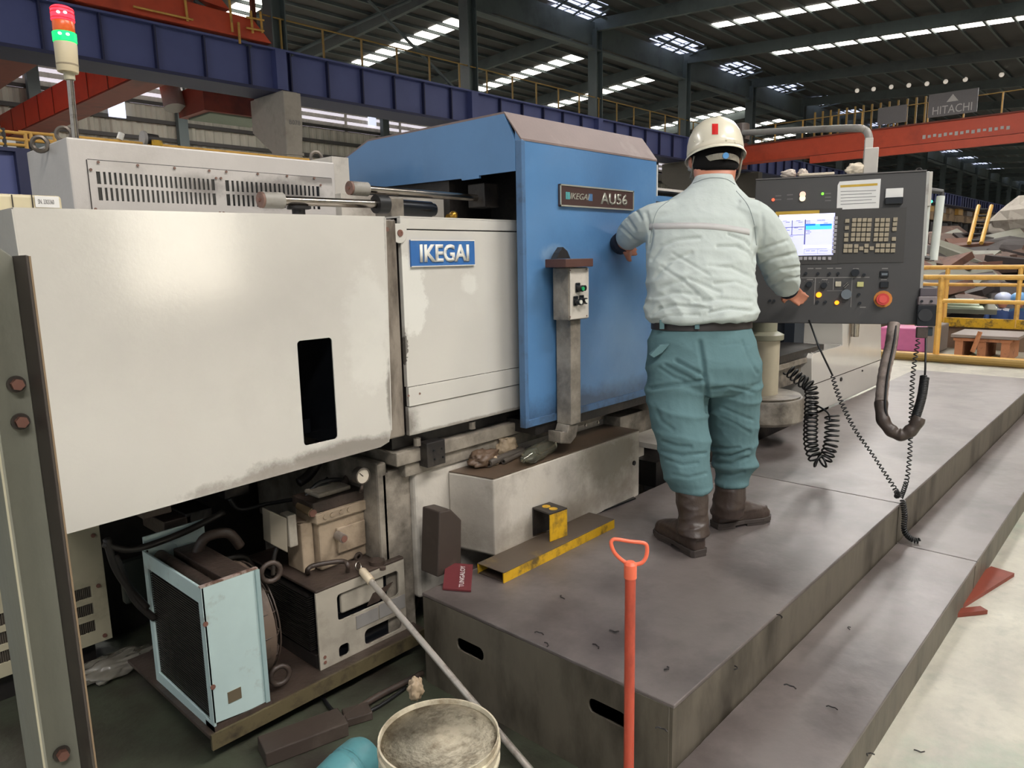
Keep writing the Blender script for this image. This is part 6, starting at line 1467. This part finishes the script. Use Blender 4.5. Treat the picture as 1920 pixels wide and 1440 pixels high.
def operator():
    t = thing('person', atd(1345, 1010, 3.05) * 1.0, 'worker in pale grey green jacket, teal trousers, black boots and white helmet at the lathe', 'person')
    t.location.z = .35
    tx = t
    rid = lambda x: (1 - abs(x)) ** 3
    # ---- skin: head, neck, torso core, arms, hands in one continuous mesh
    b = MB()
    hc = atd(1341, 283, 3.18)
    b.loft(rings_px([(1340, 345, 36, .07, 3.13), (1340, 325, 39, .072, 3.15), (1341, 312, 40, .08, 3.17), (1341, 298, 44, .098, 3.19), (1341, 280, 46, .104, 3.2), (1341, 262, 44, .1, 3.2), (1341, 246, 34, .08, 3.2), (1341, 240, 14, .04, 3.2)]))
    for sx in (1296.5, 1385.5):
        b.sphere(atd(sx, 305, 3.19), .024, (.45, .7, 1.15), 12, 8)
    # face on the far side: brow, nose, cheeks, chin
    fc = hc + FW * .09
    b.sphere(fc + V((0, 0, -.035)) + FW * .012, .013, (1, 1, 1.6)); b.sphere(fc + V((0, 0, -.085)), .035, (1.1, .8, .8)); b.sphere(fc + RT * .035 - ZU * .04, .025); b.sphere(fc - RT * .035 - ZU * .04, .025); b.sphere(fc + ZU * .004, .05, (1.2, .45, .35))
    b.loft(rings_px([(1325, 640, 80, .09, 3.05), (1322, 560, 82, .09, 3.07), (1320, 470, 86, .1, 3.1), (1325, 400, 84, .09, 3.12), (1338, 362, 50, .07, 3.13), (1340, 335, 34, .06, 3.14)]))
    def limb(pts, rs): b.tube(spline(pts, 4), [rs[min(len(rs) - 1, int(i / 4))] * (1 - (i % 4) / 4) + rs[min(len(rs) - 1, int(i / 4) + 1)] * ((i % 4) / 4) for i in range(4 * (len(pts) - 1) + 1)], 12)
    handL = at(1176, 458, Y=1.90)
    limb([atd(1250, 405, 3.12), atd(1196, 425, 3.2), atd(1170, 455, 3.32), handL + V((.01, -.03, .0))], [.05, .045, .036, .026])
    wr = atd(1476, 543, 3.40)
    limb([atd(1400, 410, 3.1), atd(1462, 470, 3.18), atd(1480, 520, 3.33), wr], [.05, .046, .036, .027])
    for sx, sc in ((-1, 1), (1, 1)):
        pass
    def hand(w, dirv, side, curl):
        dirv = dirv.normalized(); sd = side.normalized(); nn = dirv.cross(sd).normalized()
        b.loft([[w + dirv * f * .085 + sd * a * ww + nn * c * .014 for a, c in ((-1, -1), (1, -1), (1, 1), (-1, 1))] for f, ww in ((-.1, .026), (.25, .034), (.7, .041), (1, .038))])
        for i, (o, L) in enumerate(((-.03, .055), (-.01, .062), (.01, .058), (.029, .047))):
            p0 = w + dirv * .075 + sd * o; p1 = p0 + dirv * L * .45 + nn * curl * .012; p2 = p1 + dirv * L * .33 + nn * curl * .02; p3 = p2 + dirv * L * .22 + nn * curl * .022
            b.tube([p0 - dirv * .015, p1, p2, p3], [.0092, .0088, .0082, .0066], 8)
        p0 = w + dirv * .02 - sd * .03; b.tube([p0, p0 - sd * .022 + dirv * .022 + nn * curl * .004, p0 - sd * .028 + dirv * .05 + nn * curl * .012], [.0115, .0105, .008], 8)
    hand(handL + V((-.012, .0, -.016)), V((.75, .35, -.02)), V((0, .1, 1)), .6)
    hand(wr, (atd(1490, 552, 3.47) - wr), V((.5, -.5, .6)), .9)
    remesh(b, .0068, 3).build('body', skin, t, smooth='all')
    # ---- hair: short at the nape
    hb = MB(); hb.loft(rings_px([(1341, 322, 37.5, .074, 3.152), (1341, 312, 41.5, .084, 3.168), (1341, 298, 45.5, .1, 3.186), (1341, 278, 48, .108, 3.198), (1341, 258, 46, .104, 3.2)]))
    for v in hb.bm.verts:
        f = (v.co - hc).dot(FW)
        if f > .045: v.co -= FW * (f - .045) * .9
    hb.build('hair', hairm, t, smooth='all')
    # ---- jacket
    b = MB()
    b.loft(rings_px([(1316, 601, 99, .148, 3.05, .0), (1316, 594, 102, .158, 3.05), (1315, 584, 104, .165, 3.055), (1314, 560, 102, .15, 3.06), (1313, 520, 101, .145, 3.07), (1314, 480, 103, .145, 3.09), (1316, 440, 108, .145, 3.11), (1318, 410, 109, .14, 3.12), (1322, 388, 97, .12, 3.13), (1330, 368, 72, .10, 3.13), (1336, 352, 50, .088, 3.13), (1338, 340, 41, .078, 3.13), (1339, 331, 38, .074, 3.13), (1339, 326, 35, .07, 3.13)], 28))
    def sleeve(spec, n=16):
        P = [atd(x, y, d) for x, y, r, d in spec]
        b.tube(spline(P, 5), [0] * 0 or [ (lambda i: (spec[min(i // 5, len(spec) - 1)][2] * (1 - (i % 5) / 5) + spec[min(i // 5 + 1, len(spec) - 1)][2] * ((i % 5) / 5)) / FPX * spec[min(i // 5, len(spec) - 1)][3])(i) for i in range(5 * (len(spec) - 1) + 1)], n)
    sleeve([(1265, 412, 40, 3.12), (1228, 418, 39, 3.14), (1200, 426, 33, 3.2), (1182, 440, 29, 3.27), (1174, 450, 22, 3.33)])
    sleeve([(1372, 405, 42, 3.11), (1412, 420, 44, 3.11), (1440, 452, 40, 3.14), (1458, 485, 38, 3.2), (1468, 515, 32, 3.28), (1474, 535, 26, 3.35)])
    def wj(co):
        p = co; a = noise.noise(V((p.x * 3, p.y * 3, p.z * 14))); c = noise.noise(V((p.x * 9 + p.z * 6, p.y * 9 - p.z * 5, p.z * 9)))
        low = max(0, min(1, (1.62 - p.z) / .35))
        d = rid(a) * .011 * low + rid(c) * .008 * (.25 + low) 
        return d - .006 + .004 * noise.noise(p * 20) * (.3 + low)
    jk = remesh(b, .0065, 4, wj).build('jacket', shirtm, t, smooth='all')
    apply_folds(jk, [([(1222, 486), (1240, 462), (1268, 450), (1312, 446)], 6, 5), ([(1228, 520), (1256, 490), (1296, 474)], 5.5, 5), ([(1262, 476), (1290, 492), (1330, 516)], 4, 4), ([(1240, 500), (1282, 528), (1318, 560)], 4.5, 4.5),
        ([(1345, 462), (1382, 462), (1406, 474), (1414, 494)], 9, 5), ([(1366, 440), (1398, 452), (1412, 470)], 7, 4), ([(1330, 498), (1372, 502), (1408, 520)], 6, 5), ([(1340, 532), (1380, 528), (1410, 540)], 5.5, 5),
        ([(1221, 592), (1236, 578), (1268, 572), (1330, 578)], 9, 4.5), ([(1226, 602), (1256, 592), (1310, 590)], 6, 3.5), ([(1330, 586), (1370, 578), (1412, 584)], 9, 4.5), ([(1300, 566), (1350, 560), (1408, 566)], 6.5, 5), ([(1222, 560), (1262, 548), (1306, 552)], 6, 5), ([(1236, 540), (1290, 522), (1350, 548)], 4.8, 5),
        ([(1192, 392), (1203, 412)], 6.5, 4), ([(1176, 408), (1190, 430)], 7.2, 4), ([(1163, 424), (1186, 446)], 6.2, 3.5), ([(1212, 400), (1222, 440), (1216, 470)], 6.1, 5), ([(1186, 450), (1210, 456)], 5.2, 4),
        ([(1424, 470), (1446, 462), (1476, 452)], 5.1, 5), ([(1420, 500), (1446, 486), (1492, 476)], 7.1, 5), ([(1432, 520), (1462, 506), (1500, 500)], 6.3, 4.5), ([(1446, 536), (1474, 522), (1502, 520)], 5.3, 4), ([(1416, 430), (1414, 460), (1418, 500)], 8.2, 5), ([(1428, 402), (1432, 440), (1426, 470)], 3.6, 5)], t.location)
    # back yoke band and piping, laid on the jacket
    def on_jacket(pts, r, mat, name, flat=1):
        bb = MB(); res = []
        o = t.location
        jl = jk
        for x, y in pts:
            d = ray(x, y).normalized()
            hit, loc, nor, _ = jl.ray_cast(CAM - o, d)
            if hit: res.append((loc + o, nor))
        return res
    bpy.context.view_layer.update()
    def band(top, bot, mat, name, lift=.0015):
        A_ = on_jacket(top, 0, 0, 0); B_ = on_jacket(bot, 0, 0, 0); n = min(len(A_), len(B_))
        bb = MB(); 
        a0 = bb.verts([A_[i][0] + A_[i][1] * lift for i in range(n)]); b0 = bb.verts([B_[i][0] + B_[i][1] * lift for i in range(n)])
        a1 = bb.verts([A_[i][0] - A_[i][1] * .004 for i in range(n)]); b1 = bb.verts([B_[i][0] - B_[i][1] * .004 for i in range(n)])
        for i in range(n - 1):
            bb.face([a0[i], a0[i + 1], b0[i + 1], b0[i]]); bb.face([a1[i], b1[i], b1[i + 1], a1[i + 1]]); bb.face([a0[i], a1[i], a1[i + 1], a0[i + 1]]); bb.face([b0[i], b0[i + 1], b1[i + 1], b1[i]])
        bb.build(name, mat, t, smooth='all')
    tp = [(1217 + i * 188 / 30, 417.5 + 12 * ((i - 13) / 17) ** 2 * (1 if i > 13 else .25)) for i in range(31)]
    band(tp, [(x, y + 11.5) for x, y in tp], shirtband, 'reflective_band')
    def seam(pts, name='seam'):
        q = on_jacket([(p.x, p.y) for p in spline([V((a, b_, 0)) for a, b_ in pts], 6)], 0, 0, 0)
        if len(q) > 3: MB().tube([a + n * .0008 for a, n in q], .0014, 5).build(name, M('seam thread', (140, 150, 150), .8), t, smooth='all')
    seam([(1380, 358), (1402, 385), (1414, 420), (1418, 460)]); seam([(1262, 372), (1235, 392), (1224, 420), (1219, 455)])
    seam([(1300, 344), (1320, 336), (1340, 333), (1362, 336), (1378, 346)])
    # cuffs
    MB().tube([atd(1172, 451, 3.32), atd(1162, 458, 3.37)], [.052, .05], 18).build('left_cuff', M('navy knit cuff', (24, 28, 44), .85), t, smooth='all')
    MB().tube([atd(1475, 538, 3.36), atd(1480, 547, 3.385)], [.052, .042], 18).build('right_cuff', M('navy knit cuff'), t, smooth='all')
    # ---- belt
    MB().loft(rings_px([(1315, 615, 94, .133, 3.05), (1315, 600, 94, .133, 3.05)], 36)).build('belt', M('black belt', (40, 34, 32), .5), t, smooth=True)
    # ---- trousers
    b = MB()
    b.loft(rings_px([(1314, 612, 92, .126, 3.05), (1315, 640, 101, .14, 3.045), (1318, 680, 107, .155, 3.035), (1319, 712, 104, .14, 3.03), (1320, 735, 88, .1, 3.03)], 30))
    b.loft(rings_px([(1270, 690, 55, .12, 3.03), (1269, 735, 57, .125, 3.02), (1271, 780, 55, .12, 3.0), (1280, 820, 51, .11, 2.98), (1284, 850, 46, .1, 2.97), (1286, 875, 45, .098, 2.965), (1291, 900, 40, .088, 2.96), (1296, 917, 33, .074, 2.96)], 22))
    b.loft(rings_px([(1370, 690, 54, .12, 3.06), (1373, 735, 51, .122, 3.07), (1375, 780, 48, .118, 3.1), (1376, 820, 43, .108, 3.13), (1377, 850, 38, .098, 3.15), (1378, 866, 39, .1, 3.16), (1374, 888, 32, .082, 3.17), (1370, 905, 27, .07, 3.17)], 22))
    def wp(co):
        p = co; a = noise.noise(V((p.x * 3.5, p.y * 3.5, p.z * 11))); c = noise.noise(V((p.x * 8, p.y * 8, p.z * 6 + 4)))
        low = max(0, min(1, (.85 - p.z) / .25)); mid = max(0, 1 - abs(p.z - 1.0) / .16)
        return rid(a) * (.006 + .012 * low + .008 * mid) + rid(c) * .004 - .006
    trs = remesh(b, .0065, 4, wp).build('trousers', pantm, t, smooth='all')
    apply_folds(trs, [([(1268, 676), (1290, 688), (1320, 704)], 11, 4.5), ([(1247, 684), (1270, 697), (1300, 712)], 8, 4.5), ([(1237, 690), (1262, 706), (1282, 714)], 6, 4), ([(1218, 728), (1262, 722), (1318, 714)], 12, 4.5),
        ([(1312, 642), (1318, 680), (1323, 715), (1327, 770)], 14, 6), ([(1336, 730), (1372, 726), (1412, 735)], 7, 4.5), ([(1353, 764), (1380, 776), (1412, 788)], 4.6, 4), ([(1350, 782), (1378, 794), (1406, 812)], 4.2, 4),
        ([(1243, 828), (1268, 836), (1296, 838)], 8.2, 4), ([(1240, 846), (1280, 854), (1322, 850)], 9.2, 4), ([(1250, 862), (1280, 872), (1308, 868)], 6.2, 4), ([(1262, 890), (1290, 896), (1324, 888)], 5.2, 4),
        ([(1334, 836), (1362, 842), (1386, 840)], 6.4, 4), ([(1334, 852), (1370, 856), (1406, 844)], 9.4, 4), ([(1342, 868), (1372, 870), (1402, 858)], 7.4, 4), ([(1346, 888), (1370, 892), (1394, 886)], 5.4, 4), ([(1226, 760), (1240, 790), (1262, 806)], 4.4, 5), ([(1392, 640), (1402, 668), (1420, 700)], 5.6, 4), ([(1352, 648), (1380, 644), (1404, 648)], 2.4, 2.5)], t.location)
    for x in (1241, 1307, 1384):
        k = [(x - 4, 600), (x + 4.5, 600), (x + 4.5, 617), (x - 4, 617)]
        base = 3.05 - .137 * math.sqrt(max(0, 1 - ((x - 1315) / 95) ** 2))
        MB().prism([atd(a, c, base - .003) for a, c in k], FW * .006).build('belt_loop', pantm, t)
    # hip pocket flap
    d_ = 3.05 - .118
    MB().prism([atd(a, c, d_) for a, c in ((1218, 666), (1237, 647), (1256, 645), (1242, 662), (1226, 671))], FW * .03).build('pocket_flap', pantm, t, bevel=.003)
    # ---- boots
    def boot(heel, toe, shaft, name, labelx=None):
        b = MB(); h = at(*heel, Z=.35); to = at(*toe, Z=.35); h.z = to.z = .35
        d = (to - h).normalized(); L = .285; s = V((-d.y, d.x, 0))
        def ring(f, hw, z0, z1, n=16):
            c = h + d * L * f; out = []
            for k in range(n):
                a = 2 * PI * k / n; ca, sa = math.cos(a), math.sin(a)
                e = lambda v: math.copysign(abs(v) ** .7, v)
                out.append(c + s * hw * e(ca) + ZU * ((z0 + z1) / 2 + (z1 - z0) / 2 * e(sa)))
            return out
        b.loft([ring(0.0, .026, .012, .08), ring(.06, .037, .01, .12), ring(.2, .041, .01, .14), ring(.38, .041, .01, .13), ring(.55, .046, .01, .105), ring(.75, .05, .01, .088), ring(.9, .044, .01, .075), ring(.98, .028, .012, .055)])
        rr = []
        for x, y, hw, dd in shaft:
            c = atd(x, y, dd); r_ = hw / FPX * dd
            rr.append([c + RT * r_ * math.cos(2 * PI * k / 18) + FW * r_ * 1.15 * math.sin(2 * PI * k / 18) for k in range(18)])
        b.loft(rr)
        up = remesh(b, .006, 3, lambda p: rid(noise.noise(V((p.x * 8, p.y * 8, p.z * 22)))) * .006 * (1 if p.z > .42 else .2) - .001)
        root = up.build(name, bootm, t, smooth='all')
        so = MB(); out = []
        prof = [(0, .03), (.04, .04), (.25, .043), (.45, .04), (.6, .047), (.78, .053), (.92, .046), (1.0, .02)]
        left = [h + d * L * (f * 1.03 - .015) + s * w for f, w in prof]; rightp = [h + d * L * (f * 1.03 - .015) - s * w for f, w in reversed(prof)]
        pts = left + rightp
        so.prism([p + ZU * .012 for p in pts], (0, 0, .018))
        hl = [p for p in [h + d * L * f + s * w for f, w in ((-.015, .028), (.03, .038), (.28, .041))] + [h + d * L * f - s * w for f, w in ((.28, .041), (.03, .038), (-.015, .028))]]
        so.prism(hl, (0, 0, .014)); 
        fr_ = [h + d * L * f + s * w for f, w in ((.5, .04), (.78, .052), (.95, .038))] + [h + d * L * f - s * w for f, w in ((.95, .038), (.78, .052), (.5, .04))]
        so.prism(fr_, (0, 0, .014))
        so.build('sole', solem, root, bevel=.002)
        return root, h, d, s
    r1 = boot((1312, 1044), (1238, 1000), [(1300, 1000, 30, 2.93), (1300, 970, 26, 2.945), (1297, 945, 28, 2.955), (1296, 918, 30, 2.96), (1296, 902, 28, 2.96)], 'boot')
    r2 = boot((1340, 990), (1444, 972), [(1362, 965, 30, 3.2), (1366, 945, 29, 3.185), (1369, 920, 27, 3.175), (1370, 900, 26, 3.17), (1371, 888, 25, 3.17)], 'boot')
    for q, dd in (((1286, 934), 2.86), ((1291, 955), 2.86), ((1294, 972), 2.855), ((1286, 998), 2.845), ((1302, 984), 2.85), ((1376, 919), 3.09), ((1372, 932), 3.09), ((1360, 950), 3.1), ((1380, 941), 3.095), ((1379, 965), 3.1)):
        MB().box(-.006, .006, -.002, .004, -.0035, .0035).build('boot_buckle', steel, r1[0] if q[0] < 1330 else r2[0]).location = atd(*q, dd) - worldloc(t)
    # ---- helmet
    hm = MB(); hc = atd(1341, 296, 3.2); ax = .121
    prof = [(1.0, .0), (.995, .03), (.97, .06), (.9, .092), (.76, .125), (.55, .148), (.3, .16), (.08, .165), (.001, .1655)]
    tiltm = Matrix.Rotation(math.radians(-14), 4, RT)
    def hp(r_, z, k, n, th=0):
        a = 2 * PI * k / n; e = 1
        return hc + tiltm @ (RT * (ax * r_ + th) * math.cos(a) + FW * (.142 * r_ + th) * math.sin(a) + ZU * (z + .005))
    n = 40
    rings = [[hp(r_ + (.012 if z > .1 and abs(math.cos(2 * PI * k / n)) < .12 else 0), z + (.004 if abs(math.cos(2 * PI * k / n)) < .14 and z > .09 else 0), k, n) for k in range(n)] for r_, z in prof]
    inner = [[hp(r_ * .965, z - .004, k, n) for k in range(n)] for r_, z in reversed(prof[:-1])]
    hm.loft([[hp(1.06, -.012, k, n) for k in range(n)], [hp(1.07, -.008, k, n) for k in range(n)], [hp(1.01, .006, k, n) for k in range(n)]] + rings, caps=False)
    hm.loft([[hp(1.06, -.012, k, n) for k in range(n)], [hp(.965, .0, k, n) for k in range(n)], [hp(.93, .06, k, n) for k in range(n)], [hp(.8, .1, k, n) for k in range(n)], [hp(.4, .14, k, n) for k in range(n)], [hp(.05, .15, k, n) for k in range(n)]], caps=False)
    # front peak
    hm.loft([[hc + tiltm @ (RT * .09 * math.cos(a) + FW * (.13 + .045 * math.sin(a)) + ZU * (.002 + o)) for a in [PI * k / 12 for k in range(13)]] for o in (-.004, .002)], caps=True)
    hel = hm.build('helmet', helmetm, t, smooth='all')
    bpy.context.view_layer.update()
    def on_obj(ob, par, pts):
        out = []
        o = worldloc(ob) if ob.parent is None else worldloc(t)
        for x, y in pts:
            hit, loc, nor, _ = ob.ray_cast(CAM - o, ray(x, y).normalized())
            if hit: out.append(loc + o - ray(x, y).normalized() * .0015)
        return out
    g = [[(1335 + (1346.5 - 1335) * i / 4, 232 + 20 * j / 5) for i in range(5)] for j in range(6)]
    bb = MB(); vs = []
    for row in g:
        o_ = on_obj(hel, t, row)
        if len(o_) == 5: vs.append(bb.verts(o_))
    for a, c in zip(vs, vs[1:]):
        for i in range(4): bb.face([a[i], a[i + 1], c[i + 1], c[i]])
    bb.build('red_mark', redm, hel, label='red rectangle on the helmet back')
    hb2 = MB(); 
    pts = [hc + tiltm @ (RT * .098 * math.cos(a) + FW * .122 * math.sin(a) + ZU * (-.040)) for a in [PI + PI * k / 20 for k in range(21)]]
    top = [p + ZU * .013 for p in pts]; bot = [p - ZU * .013 for p in pts]
    inn = [p + (hc - p).normalized() * .005 for p in pts]
    hb2.loft([[a, b_, i - ZU * .012, i + ZU * .012] for a, b_, i in zip(top, bot, inn)]); hb2.build('head_band', strapm, t, bevel=.001)
    k = hc + tiltm @ (-FW * .124 - ZU * .040 + RT * .008); MB().cyl(k + FW * .01, k - FW * .006, .013, seg=20).build('ratchet_dial', bluem, t, smooth=True, label='blue ratchet dial')
    for sx in (-1, 1):
        top = hc + tiltm @ (RT * sx * .105 - FW * .05 - ZU * .01)
        MB().tube([top, hc + RT * sx * .104 - FW * .01 - ZU * .075, hc + RT * sx * .085 + FW * .045 - ZU * .125], .0045, 6).build('chin_strap', strapm, t, smooth='all')
        MB().tube([hc + RT * sx * .104 - FW * .03 - ZU * .04, hc + RT * sx * .106 + FW * .01 - ZU * .085], .0035, 6).build('chin_strap', strapm, t, smooth='all')
    for q in ((1302, 291 - 25), (1318, 264), (1362, 263), (1378, 267), (1395 - 5, 285)):
        o_ = on_obj(hel, t, [q])
        if o_: MB().sphere(o_[0], .0035, u=8, v=6).build('rivet', helmetm, hel)
operator()

bpy.context.view_layer.update()
